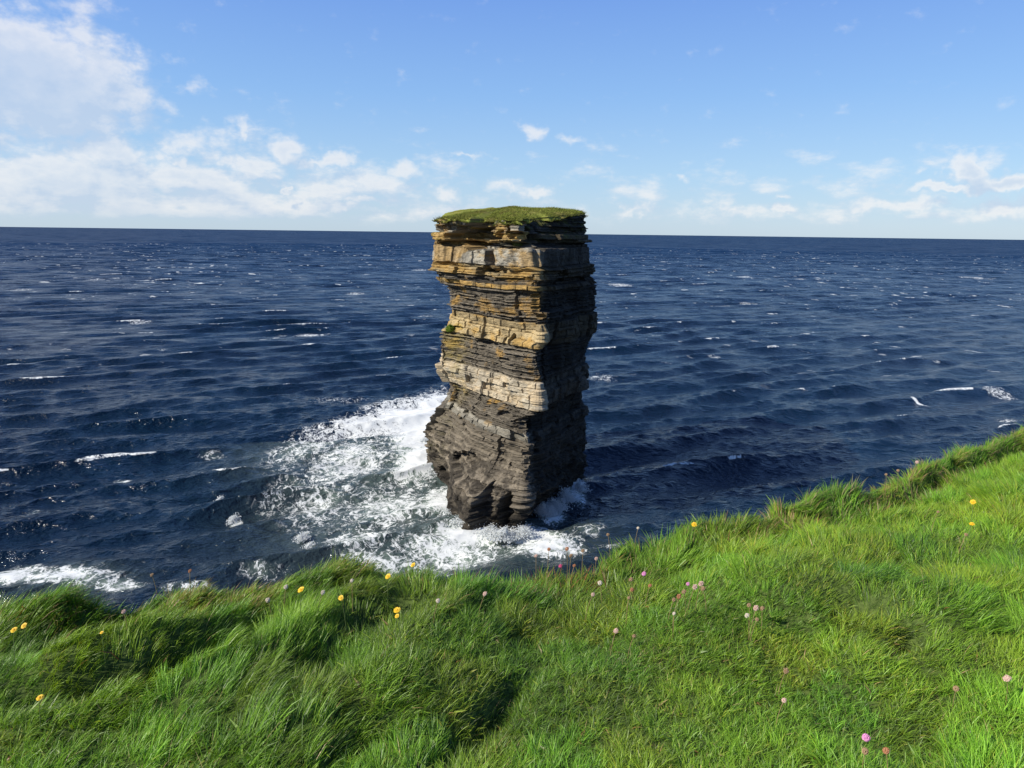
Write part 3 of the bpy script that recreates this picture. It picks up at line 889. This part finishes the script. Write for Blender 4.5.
# ------------------------------------------------------------------ grass
def region_fields(x, y):
    """length, stiffness and lean direction of the sward at a place on the cliff top"""
    q = np.stack([x, y, ground_z(x, y) + .05], -1)
    px, py = x, y
    d = y_edge(x) - y
    # tall combed grass everywhere except trampled, leafy turf in the middle front
    turf = np.exp(-(((x - .55) / .95) ** 2 + ((y - 2.15) / .55) ** 2) ** 1.5)
    turf = np.maximum(turf, np.exp(-(((x + .15) / .45) ** 2 + ((y - 2.25) / .35) ** 2)) * .8)
    turf = np.maximum(turf, np.exp(-(((x + 1.5) / .6) ** 2 + ((y - 1.75) / .25) ** 2)) * .8)
    turf = np.clip(turf * 1.1 + .25 * fbm(x * 1.5, y * 1.5, oct=2, seed=201), 0, 1)
    n1 = fbm(x * 1.3, y * 1.3, oct=3, seed=202)
    L = (.104 + .045 * n1) * (1 - turf) + .05 * turf
    return L, turf, d


def blades(name, nb, xr, dr, Lscale, wbase, seed, colfn, leanfn, far=False, per=3, flat_=0.0, reject=None):
    rg = np.random.default_rng(seed)
    x = rg.uniform(xr[0], xr[1], nb)
    d = rg.uniform(dr[0], dr[1], nb)
    y = y_edge(x) - d
    keep = (y > 1.0)
    # only what the view, or a step beside it, can show
    keep &= np.abs(x - .3) < (.80 * y + 1.3)
    if reject is not None: keep &= reject(x, y, d, rg)
    x, y, d = x[keep], y[keep], d[keep]
    # clumping: pull blades towards tuft centres
    cl = .06
    cx = np.floor(x / cl) * cl + cl * _hash(np.floor(x / cl), np.floor(y / cl), x * 0, 3)
    cy = np.floor(y / cl) * cl + cl * _hash(np.floor(x / cl), np.floor(y / cl), x * 0, 4)
    pull = .45 * rg.random(len(x))
    x = x + (cx - x) * pull; y = y + (cy - y) * pull
    cid = _hash(np.floor(cx / cl), np.floor(cy / cl), x * 0, 6)
    z = ground_z(x, y) - .008
    L, turf, d = region_fields(x, y)
    nb = len(x)
    L = L * Lscale * (.55 + .75 * rg.random(nb)) * (.75 + .5 * cid)
    tx, ty, hump, t1, t2 = tuft_cell(x, y)
    tv_ = (.70 + .55 * t1) * (.85 + .25 * hump)
    tv_ = np.where(d < .45, np.minimum(tv_, .92), tv_)
    L = L * (tv_ * (1 - turf) + 1.15 * turf)
    ang, p0, p1 = leanfn(x, y, d, turf, rg, cid)
    rad = np.hypot(tx, ty) / .14
    wsp = np.clip(rad, 0, 1.1) * (.55 + .5 * t2) * (1 - .7 * turf)
    vx = np.cos(ang + (t2 - .5) * 1.2) + wsp * tx / (np.hypot(tx, ty) + 1e-4); vy = np.sin(ang + (t2 - .5) * 1.2) + wsp * ty / (np.hypot(tx, ty) + 1e-4)
    ang = np.arctan2(vy, vx)
    wid = wbase * (.65 + .7 * rg.random(nb)) * np.sqrt(L / .12).clip(.6, 1.5)
    dirx, diry = np.cos(ang), np.sin(ang)
    P = [np.stack([x, y, z], -1)]
    for s in range(per):
        u = (s + .5) / per
        ph = p0 + (p1 - p0) * u
        st = L / per
        P.append(P[-1] + np.stack([dirx * np.sin(ph) * st, diry * np.sin(ph) * st, np.cos(ph) * st], -1))
    wa = ang + PI / 2 + rg.normal(0, .7, nb)
    W = np.stack([np.cos(wa), np.sin(wa), rg.normal(0, .35, nb)], -1) * wid[:, None]
    vs = []
    prof = [.75, 1.0, .72][:per]
    if per == 2: prof = [.8, 1.0]
    for s in range(per):
        vs += [P[s] - W * prof[s], P[s] + W * prof[s]]
    vs.append(P[per])
    nv = 2 * per + 1
    V = np.stack(vs, 1).reshape(-1, 3)
    base = np.arange(nb)[:, None] * nv
    quads = [np.array([2 * s, 2 * s + 1, 2 * s + 3, 2 * s + 2]) for s in range(per - 1)]
    tri = np.array([2 * per - 2, 2 * per - 1, 2 * per])
    lp = np.concatenate([(base + q[None, :]) for q in quads] + [base + tri[None, :]], 1).ravel()
    sizes = np.array([4] * (per - 1) + [3])
    st = np.concatenate([[0], np.cumsum(sizes)])[:-1]
    starts = (np.arange(nb)[:, None] * sizes.sum() + st[None, :]).ravel()
    c = colfn(x, y, d, turf, rg, cid, L)
    c = c * (.86 + .28 * t2)[:, None]
    c[:, 0] *= .85 + .4 * _hash(np.floor(t1 * 1e4), np.floor(t2 * 1e4), x * 0, 5)
    me = np_mesh(name, V, lp, starts, smooth=False, colors=np.repeat(c, nv, 0))
    return me


def grass_material(name, trans=.38):
    m, n, out = new_mat(name)
    ca = n.attr('col', 'Color')
    p = principled(n, Base_Color=ca, Roughness=.42)
    p.inputs['Specular IOR Level'].default_value = .35
    tr = n.node('ShaderNodeBsdfTranslucent')
    n.set(tr.inputs[0], n.mix(1.0, ca, (1.25, 1.25, .55, 1), 'MULTIPLY'))
    mx = n.node('ShaderNodeMixShader'); mx.inputs[0].default_value = trans
    n.t.links.new(p.outputs[0], mx.inputs[1]); n.t.links.new(tr.outputs[0], mx.inputs[2])
    n.t.links.new(mx.outputs[0], out.inputs[0])
    return m


FRESH = np.array((.190, .350, .030)); MID = np.array((.132, .250, .026)); BLUE = np.array((.105, .180, .046)); STRAW = np.array((.38, .30, .14)); YEL = np.array((.27, .34, .035)); REDB = np.array((.25, .12, .05))


def pick(rg, nb, *cw):
    w_ = np.stack([np.broadcast_to(w, (nb,)) for _, w in cw], 1); w_ = w_ / w_.sum(1, keepdims=True)
    r = rg.random(nb)[:, None]
    idx = (np.cumsum(w_, 1) < r).sum(1).clip(0, len(cw) - 1)
    return np.array([c for c, _ in cw])[idx]


def col_main(x, y, d, turf, rg, cid, L):
    nb = len(x)
    n1 = fbm(x * .9, y * .9, oct=3, seed=301); n2 = fbm(x * 2.5, y * 2.5, oct=2, seed=302)
    right = sstep(.5, 1.8, x)
    yel = np.clip(n1 * 1.2 + .25 * right + .1, .05, 1)
    patch = np.exp(-(((x - 1.85) / .35) ** 2 + ((y - 3.6) / .2) ** 2)) + np.exp(-(((x - 3.2) / .6) ** 2 + ((y - 3.9) / .3) ** 2)) * .7
    c = pick(rg, nb, (FRESH, .9 + .8 * right + 0 * x), (MID, .9 - .4 * right), (BLUE, np.clip(.45 - n2 * 1.2 - .2 * right, .04, 1)), (YEL, yel * .32 + .8 * patch), (STRAW, .03 + .4 * sstep(.35, .7, fbm(x * 2.2, y * 2.2, oct=3, seed=307)) + .04 * (d < .3) + 0 * x))
    return c * (.78 + .4 * rg.random(nb))[:, None] * (.85 + .3 * cid)[:, None] * (1.0 + .22 * right + .18 * sstep(-2.6, -1.6, -y) + .25 * n2)[:, None]


def lean_main(x, y, d, turf, rg, cid):
    nb = len(x)
    n1 = fbm(x * .7, y * .7, oct=3, seed=311); n2 = fbm(x * 3, y * 3, oct=2, seed=312)
    ang = np.radians(28) + 1.5 * n1 + .8 * n2
    right = sstep(.9, 2.0, x)
    ang = ang * (1 - right) + (np.radians(65) + 1.7 * n1 + .8 * n2) * right
    # low mid right swath combed to the right
    sw = np.exp(-(((x - 1.3) / .8) ** 2 + ((y - 2.35) / .3) ** 2))
    ang = ang * (1 - sw) + np.radians(12) * sw
    # rim grass streams along the edge
    rim = sstep(1.0, 1.6, x) * sstep(.18, .09, d)
    ang = ang * (1 - rim) + np.radians(22) * rim
    ang = ang + (cid - .5) * 1.3 + rg.normal(0, .38 + .9 * turf, nb)
    p0 = .12 + .35 * rg.random(nb)
    p1 = p0 + .65 + .7 * rg.random(nb) + .25 * rim + .15 * sw
    return ang, p0, p1


def build_grass():
    gm = grass_material('grass_blade')
    me = blades('grass', 1050000, (-3.6, 5.6), (-.06, 4.3), .86, .0011, 21, col_main, lean_main)
    o = link('grass', me, gm)
    tag(o, 'long green wind combed grass covering the cliff top', 'grass', kind='stuff')
    # taller pale grass on the lip

    def col_rim(x, y, d, turf, rg, cid, L):
        nb = len(x); r = sstep(1.0, 1.6, x)
        strw = .45 * r + .6 * ((x < -1.0) & (x > -1.9)) + .12
        c = pick(rg, nb, (STRAW * .8, strw), (MID, .8 - .2 * r), (FRESH, .7), (REDB, .04 + .22 * ((x > .0) & (x < .45))))
        return c * (.75 + .45 * rg.random(nb))[:, None]
    me = blades('edge_grass', 60000, (-3.6, 6.5), (-.08, .30), 1.15, .0016, 22, col_rim, lean_main)
    o = link('edge_grass', me, gm)
    tag(o, 'straw tinted grass bent over along the cliff edge', 'grass', kind='stuff')

    # leafy turf: short broad blades and herbs
    def col_leaf(x, y, d, turf, rg, cid, L):
        nb = len(x)
        c = pick(rg, nb, (np.array((.19, .31, .03)), 1.0), (np.array((.12, .21, .03)), .8), (np.array((.26, .33, .05)), .5), (STRAW * .8, .07), (REDB, .03))
        return c * (.8 + .4 * rg.random(nb))[:, None]

    def lean_leaf(x, y, d, turf, rg, cid):
        nb = len(x)
        return rg.random(nb) * 2 * PI, .3 + .5 * rg.random(nb), 1.0 + .9 * rg.random(nb)
    rej = lambda x, y, d, rg: rg.random(len(x)) < region_fields(x, y)[1] * .93 + .07
    me = blades('herbs', 300000, (-3.4, 4.8), (.05, 4.6), .72, .0034, 23, col_leaf, lean_leaf, per=2, reject=rej)
    o = link('herb_cover', me, grass_material('herb_leaf', .3))
    tag(o, 'low leafy plantain and clover mixed into the short turf', 'ground cover', kind='stuff')
    # sparse coarse grass over the rest of the cliff top, for the places beside the picture
    rg = np.random.default_rng(3)


# ------------------------------------------------------------------ flowers
def bm_obj(name, bm, mat, parent, smooth=True):
    me = bpy.data.meshes.new(name); bm.to_mesh(me); bm.free()
    for p in me.polygons: p.use_smooth = smooth
    return link(name, me, mat, parent)


def simple_mat(name, c, rough=.6, trans=0.0):
    m, n, out = new_mat(name)
    pos = n.node('ShaderNodeNewGeometry').outputs['Position']
    cc = n.mix(n.noise(pos, 220, 3, .6), tuple(v * .75 for v in c), tuple(min(1, v * 1.15) for v in c))
    p = principled(n, Base_Color=cc, Roughness=rough)
    n.t.links.new(p.outputs[0], out.inputs[0])
    return m


M_STEM = simple_mat('flower_stem', (.12, .17, .05)); M_DRY = simple_mat('dry_stem', (.28, .20, .09))
M_YEL = simple_mat('yellow_petal', (.80, .52, .015)); M_YC = simple_mat('yellow_centre', (.72, .36, .01)); M_PINK = simple_mat('pink_petal', (.72, .30, .55)); M_PALE = simple_mat('faded_petal', (.62, .44, .36))
M_WHT = simple_mat('whitish_petal', (.72, .64, .52)); M_RUST = simple_mat('rusty_petal', (.42, .19, .09)); M_BRACT = simple_mat('papery_bract', (.36, .24, .13)); M_RED = simple_mat('magenta_petal', (.62, .08, .22))


def stem_mesh(h, bend, r=.0011):
    bm = bmesh.new(); rings = []
    for i in range(6):
        u = i / 5
        c = Vector((bend[0] * u * u, bend[1] * u * u, h * u))
        rings.append([bm.verts.new(c + Vector((math.cos(a) * r, math.sin(a) * r, 0))) for a in (0, 1.257, 2.513, 3.77, 5.027)])
    for a, b in zip(rings, rings[1:]):
        for j in range(5):
            bm.faces.new((a[j], a[(j + 1) % 5], b[(j + 1) % 5], b[j]))
    return bm


def hawkbit_head(r):
    """flat head of many strap petals in three whorls"""
    bm = bmesh.new()
    for ring, (n_, rr, lift, tilt) in enumerate(((16, r, 0, .12), (14, r * .78, .0018, .3), (10, r * .5, .0032, .6))):
        for i in range(n_):
            a = 2 * PI * i / n_ + ring * .2 + random.uniform(-.07, .07)
            R2 = rr * random.uniform(.88, 1.06); wv = rr * .15
            ca, sa = math.cos(a), math.sin(a)
            def P(u, s): return Vector((ca * u * R2 - sa * s * wv, sa * u * R2 + ca * s * wv, lift + tilt * R2 * u * u * .6))
            v = [bm.verts.new(P(.1, -.5)), bm.verts.new(P(.1, .5)), bm.verts.new(P(.7, 1)), bm.verts.new(P(1, .75)), bm.verts.new(P(1.02, .0)), bm.verts.new(P(1, -.75)), bm.verts.new(P(.7, -1))]
            bm.faces.new(v)
    return bm


def thrift_head(r, ragged=.15):
    """rounded cushion of small five petalled florets"""
    bm = bmesh.new()
    k = 34
    for i in range(k):
        z = 1 - (i + .5) / k * 1.25
        a = i * 2.39996
        s = math.sqrt(max(0, 1 - z * z))
        nrm = Vector((s * math.cos(a), s * math.sin(a), z)).normalized()
        c = nrm * r * random.uniform(1 - ragged, 1) ; c.z *= .78
        t = nrm.orthogonal().normalized(); b = nrm.cross(t)
        pr = r * .33
        for p in range(5):
            q = 2 * PI * p / 5 + i
            d1 = t * math.cos(q) + b * math.sin(q); d2 = t * math.cos(q + 1.1) + b * math.sin(q + 1.1); dm = t * math.cos(q + .55) + b * math.sin(q + .55)
            bm.faces.new([bm.verts.new(c - nrm * pr * .5), bm.verts.new(c + d1 * pr * .8 + nrm * pr * .1), bm.verts.new(c + dm * pr * 1.1 + nrm * pr * .25), bm.verts.new(c + d2 * pr * .8 + nrm * pr * .1)])
    return bm


def bract_cup(r):
    bm = bmesh.new(); rings = []
    for u, rr in ((0, .12), (.3, .55), (.7, .85), (1, .8)):
        rings.append([bm.verts.new(Vector((math.cos(2 * PI * j / 10) * r * rr, math.sin(2 * PI * j / 10) * r * rr, r * (-.75 + u * .75)))) for j in range(10)])
    for a, b in zip(rings, rings[1:]):
        for j in range(10):
            bm.faces.new((a[j], a[(j + 1) % 10], b[(j + 1) % 10], b[j]))
    bm.faces.new(rings[-1])
    return bm


def place_on_ground(px, py, h):
    d = ray(px, py); d = d / np.linalg.norm(d)
    t = .8 + .008 * np.arange(900)
    p = np.array([0, 0, EYE])[None, :] + d[None, :] * t[:, None]
    gz = ground_z(p[:, 0], p[:, 1]); on = p[:, 1] < y_edge(p[:, 0]) - .02
    for ex_ in (0, .02, .04, .06, .08):      # a longer stem where the lip would hide the head
        hit = np.nonzero((p[:, 2] < gz + h + ex_) & on)[0]
        if len(hit): return p[hit[0]], h + ex_
    return p[np.nonzero(on)[0][-1]], h


FL = [  # px, py, kind, size, label
    (14, 630, 'Y', 1.1, 'larger yellow hawkbit flower at the far left cliff tussock'),
    (24, 626, 'Y', 1.0, 'yellow hawkbit flower just right of the far left one'),
    (40, 699, 'Y', 1.0, 'yellow hawkbit flower low on the left under a dark grass hollow'),
    (102, 635, 'Y', .5, 'tiny yellow flower half hidden in grass right of the left pair'),
    (301, 591, 'Y', 1.0, 'orange yellow flower in grass beside a pale seed head'),
    (341, 598, 'Y', 1.0, 'yellow flower facing up just right of the orange yellow one'),
    (388, 578, 'Y', 1.05, 'yellow flower below the edge grass before the surf'),
    (413, 566, 'Y', .95, 'yellow flower right on the cliff edge in front of white surf'),
    (397, 611, 'Y', .95, 'upper one of two yellow flowers close together in mid grass'),
    (397, 617, 'Y', .7, 'lower smaller one of two yellow flowers close together in mid grass'),
    (694, 525, 'Y', 1.2, 'bright yellow flower on the edge tussock right of the stack'),
    (973, 502, 'Y', 1.1, 'upper yellow flower on the bright green slope at the right'),
    (972, 524, 'Y', 1.1, 'lower yellow flower on the bright green slope at the right'),
    (866, 738, 'P', 1.15, 'bright pink thrift flower at the bottom right of the turf'),
    (644, 574, 'P', 1.0, 'single mauve pink thrift behind the faded thrift patch'),
    (865, 752, 'B', .9, 'pale brown thrift head just below the bright pink one'),
    (886, 751, 'R', .9, 'rusty thrift head right of the bright pink one'),
    (1007, 679, 'L', 1.1, 'pale pink thrift head near the right edge'),
    (956, 689, 'B', .9, 'dull brown thrift head in long grass left of the pale pink one'),
    (786, 672, 'B', .9, 'brown seed head above the lower right swath of grass'),
    (784, 701, 'L', .75, 'small pale seed head under the brown one at lower right'),
    (701, 584, 'L', 1.0, 'leftmost pale pink head at the back of the faded thrift patch'),
    (695, 587, 'L', 1.0, 'pale pink head low in the middle of the faded thrift patch'),
    (703, 589, 'B', .9, 'buff head right in the faded thrift patch'),
    (688, 584, 'P', .7, 'small mauve head at the left of the faded thrift patch'),
    (684, 592, 'B', .9, 'brown head leaning below the mauve head of the faded thrift patch'),
    (679, 597, 'R', .9, 'rusty head lowest in the faded thrift patch'),
    (674, 600, 'B', .8, 'brown head at the lower left end of the faded thrift patch'),
    (749, 606, 'B', .8, 'buff thrift head left of a close pair on mid right turf'),
    (756, 608, 'L', 1.0, 'pale pink left head of a close pair on mid right turf'),
    (762, 609, 'B', .9, 'buff right head of a close pair on mid right turf'),
    (747, 616, 'W', .8, 'whitish head just under the close pair on mid right turf'),
    (757, 620, 'B', .7, 'small buff head lowest below the close pair'),
    (600, 583, 'W', .95, 'whitish round head on short turf below the surf'),
    (593, 595, 'L', .75, 'tiny pale pink head under the whitish round head'),
    (631, 580, 'B', .9, 'upper buff head of a loose row left of the faded patch'),
    (632, 590, 'R', .85, 'orange brown head under the upper buff head of the loose row'),
    (629, 598, 'B', .7, 'thin buff head lowest of the loose row'),
    (650, 586, 'R', .8, 'dry rusty head below the single mauve thrift'),
    (616, 631, 'L', 1.0, 'faded pink head lying low in the middle turf'),
    (634, 637, 'B', .7, 'small dry head right of the faded pink one in the middle turf'),
    (674, 614, 'W', .6, 'tiny whitish head alone in the centre right turf'),
    (286, 587, 'W', 1.0, 'pale round seed head left of the orange yellow flower'),
    (268, 603, 'W', .95, 'cream seed head low in grass at the left centre'),
    (323, 593, 'W', .8, 'whitish seed head between the two upper yellow flowers'),
    (352, 582, 'W', .8, 'pale seed head behind the yellow flowers near the edge'),
    (485, 594, 'L', .9, 'pinkish white head on a bent stem at the centre'),
    (438, 601, 'W', .8, 'whitish seed head beside a dark tuft at centre left'),
    (124, 613, 'L', .9, 'buff pink head in grass right of the dark hollow'),
    (190, 571, 'R', .8, 'reddish head on the edge above the left tussocks'),
    (152, 575, 'B', .8, 'brown head at the cliff edge above the dark hollow'),
    (561, 545, 'M', .9, 'magenta thrift head on the edge in front of the surf'),
    (549, 550, 'R', .8, 'orange red head left of the magenta thrift on the edge'),
    (536, 556, 'L', .8, 'pale pink head at the left end of the rusty edge thrift'),
    (567, 549, 'R', .9, 'rusty head right of the magenta thrift on the edge'),
    (575, 546, 'R', .8, 'upper orange brown head in the edge thrift clump'),
    (583, 551, 'B', .9, 'dry brown head at the right of the edge thrift clump'),
    (571, 556, 'B', .9, 'buff head in the middle of the edge thrift clump'),
    (597, 541, 'L', .8, 'pale pink head right of the edge thrift clump against water'),
    (608, 535, 'B', .8, 'brown head beside the edge tussock against the dark water'),
    (638, 528, 'W', .7, 'whitish head on top of the round edge tussock'),
    (917, 463, 'L', 1.0, 'pale pink head on the windblown rim at the bend'),
    (898, 471, 'B', .9, 'buff head on the windblown rim left of the bend'),
    (886, 475, 'B', .8, 'small buff head furthest left on the windblown rim'),
    (966, 535, 'B', .8, 'dry brown head under the two yellow flowers at the right'),
    (938, 512, 'B', .7, 'small dry head left of the two yellow flowers at the right'),
]


def build_flowers():
    heads = {}
    for k in range(3):
        heads[('Y', k)] = hawkbit_head(.0125 + .001 * k); heads[('Y', k)] = _tomesh('flower_head', heads[('Y', k)])
        heads[('T', k)] = _tomesh('flower_head', thrift_head(.0105 + .0008 * k, .12 + .1 * k))
        heads[('C', k)] = _tomesh('bract_cup', bract_cup(.0085))
    mats = {'Y': M_YEL, 'P': M_PINK, 'L': M_PALE, 'B': M_BRACT, 'W': M_WHT, 'R': M_RUST, 'M': M_RED}
    nice = {'Y': ('yellow_hawkbit', 'yellow flowers scattered over the cliff top grass'), 'P': ('pink_thrift', 'thrift heads scattered over the turf')}
    cache = {}
    for i, (px, py, kd, sz, lab) in enumerate(FL):
        h = .145 if kd == 'Y' else .105
        far = py < 600
        p, h = place_on_ground(px, py, h + (.03 if far else .0))
        gz = float(ground_z(p[0], p[1]))
        nm, gr = nice.get(kd, ('thrift_flower', 'thrift heads scattered over the turf'))
        bend = (random.uniform(-.02, .03), random.uniform(-.015, .015))
        root = empty(nm, (p[0] - bend[0], p[1] - bend[1], gz))
        cat = 'yellow flower' if kd == 'Y' else 'thrift flower'
        tag(root, lab, cat, gr)
        me = bpy.data.meshes.new('stem'); b = stem_mesh(h, bend); b.to_mesh(me); b.free()
        for q in me.polygons: q.use_smooth = True
        link('stem', me, M_STEM if kd in 'YPM' else M_DRY, root)
        k = random.randrange(3)
        key = (kd, k)
        if key not in cache:
            src = heads[('Y' if kd == 'Y' else 'T', k)].copy(); src.materials.clear(); src.materials.append(mats[kd]); cache[key] = src
        hd = link('flower_head', cache[key], None, root)
        hd.location = (bend[0], bend[1], h)
        sc = sz * (.88 if kd == 'Y' else .9)
        hd.scale = (sc, sc, sc * (.9 if kd != 'W' else 1.05))
        hd.rotation_euler = (random.uniform(.3, .7), random.uniform(-.5, -.15), 0 if kd == 'Y' else random.uniform(-.6, .6))
        if kd != 'Y':
            cu = link('bract_cup', heads[('C', k)], None, hd)
            if not heads[('C', k)].materials: heads[('C', k)].materials.append(M_BRACT)
        else:
            b = bmesh.new(); bmesh.ops.create_uvsphere(b, u_segments=10, v_segments=6, radius=.0042)
            for v in b.verts: v.co.z = v.co.z * .5 + .0045
            bm_obj('flower_centre', b, M_YC, hd)


def _tomesh(name, bm):
    me = bpy.data.meshes.new(name); bm.to_mesh(me); bm.free()
    return me


# ------------------------------------------------------------------ spray at the foot of the stack
def build_spray():
    rg = np.random.default_rng(9)
    pts = []; rad = []
    for (px, py, n_, wx, hz) in [(452, 512, 1500, 1.6, 1.5), (463, 524, 1500, 2.2, 2.2), (492, 533, 1300, 2.4, 1.2), (502, 538, 2400, 2.2, 1.9), (522, 534, 1500, 2.0, 1.4), (545, 513, 2600, 1.8, 1.8), (556, 508, 2600, 1.8, 2.2), (566, 500, 2000, 1.6, 2.6),
                                 (580, 490, 1500, 1.4, 2.0), (430, 472, 900, 2.5, .9), (425, 440, 500, 1.5, .8), (303, 538, 900, .9, .9), (309, 548, 700, .8, .8), (234, 521, 700, .8, .9), (220, 500, 350, .5, .7)]:
        x, y = on_z(px, py)
        a = rg.random(n_) ** 1.8
        X = x + rg.normal(0, wx * .55, n_) * (1 - .4 * a); Y = y - .3 + rg.normal(0, .7, n_)
        Z = .1 + hz * a * (0.45 + .55 * (fbm(X * 1.1 + px, Y * .3, oct=2, seed=5) + .5).clip(0, 1.2))
        pts.append(np.stack([X, Y, Z], -1)); rad.append(.04 + .13 * rg.random(n_) ** 2 * (1 - .6 * a))
    C = np.concatenate(pts); r = np.concatenate(rad)
    o8 = np.array([[1, 0, 0], [-1, 0, 0], [0, 1, 0], [0, -1, 0], [0, 0, 1], [0, 0, -1]], float)
    f8 = np.array([[0, 2, 4], [2, 1, 4], [1, 3, 4], [3, 0, 4], [2, 0, 5], [1, 2, 5], [3, 1, 5], [0, 3, 5]])
    V = (C[:, None, :] + o8[None] * r[:, None, None] * rg.uniform(.6, 1.3, (len(C), 1, 3))).reshape(-1, 3)
    F = (np.arange(len(C))[:, None, None] * 6 + f8[None]).reshape(-1)
    me = np_mesh('sea_spray', V, F, np.arange(len(F) // 3) * 3, smooth=True)
    m, n, out = new_mat('spray_water')
    p = principled(n, Base_Color=(.85, .88, .88), Roughness=.5)
    tr = n.node('ShaderNodeBsdfTranslucent'); n.set(tr.inputs[0], (.85, .88, .88))
    mx = n.node('ShaderNodeMixShader'); mx.inputs[0].default_value = .45
    n.t.links.new(p.outputs[0], mx.inputs[1]); n.t.links.new(tr.outputs[0], mx.inputs[2])
    n.t.links.new(mx.outputs[0], out.inputs[0])
    o = link('sea_spray', me, m)
    tag(o, 'white spray thrown up by waves breaking at the foot of the stack', 'spray', kind='stuff')


build_sea()
build_stack()
build_ground()
build_grass()
build_flowers()
build_spray()

cam = bpy.data.cameras.new('camera'); co = bpy.data.objects.new('camera', cam); COL.objects.link(co)
cam.sensor_width = 36; cam.lens = FPX / 1024 * 36; cam.clip_start = .05; cam.clip_end = 60000
co.matrix_world = Matrix.Translation((0, 0, EYE)) @ CAMROT.to_4x4()
scene.camera = co
scene.render.resolution_x = 1024; scene.render.resolution_y = 768
scene.view_settings.view_transform = 'Standard'; scene.view_settings.look = 'None'
scene.view_settings.exposure = 0.4; scene.view_settings.gamma = 1
scene.cycles.max_bounces = 6; scene.cycles.diffuse_bounces = 3; scene.cycles.transparent_max_bounces = 4
scene.cycles.use_denoising = True
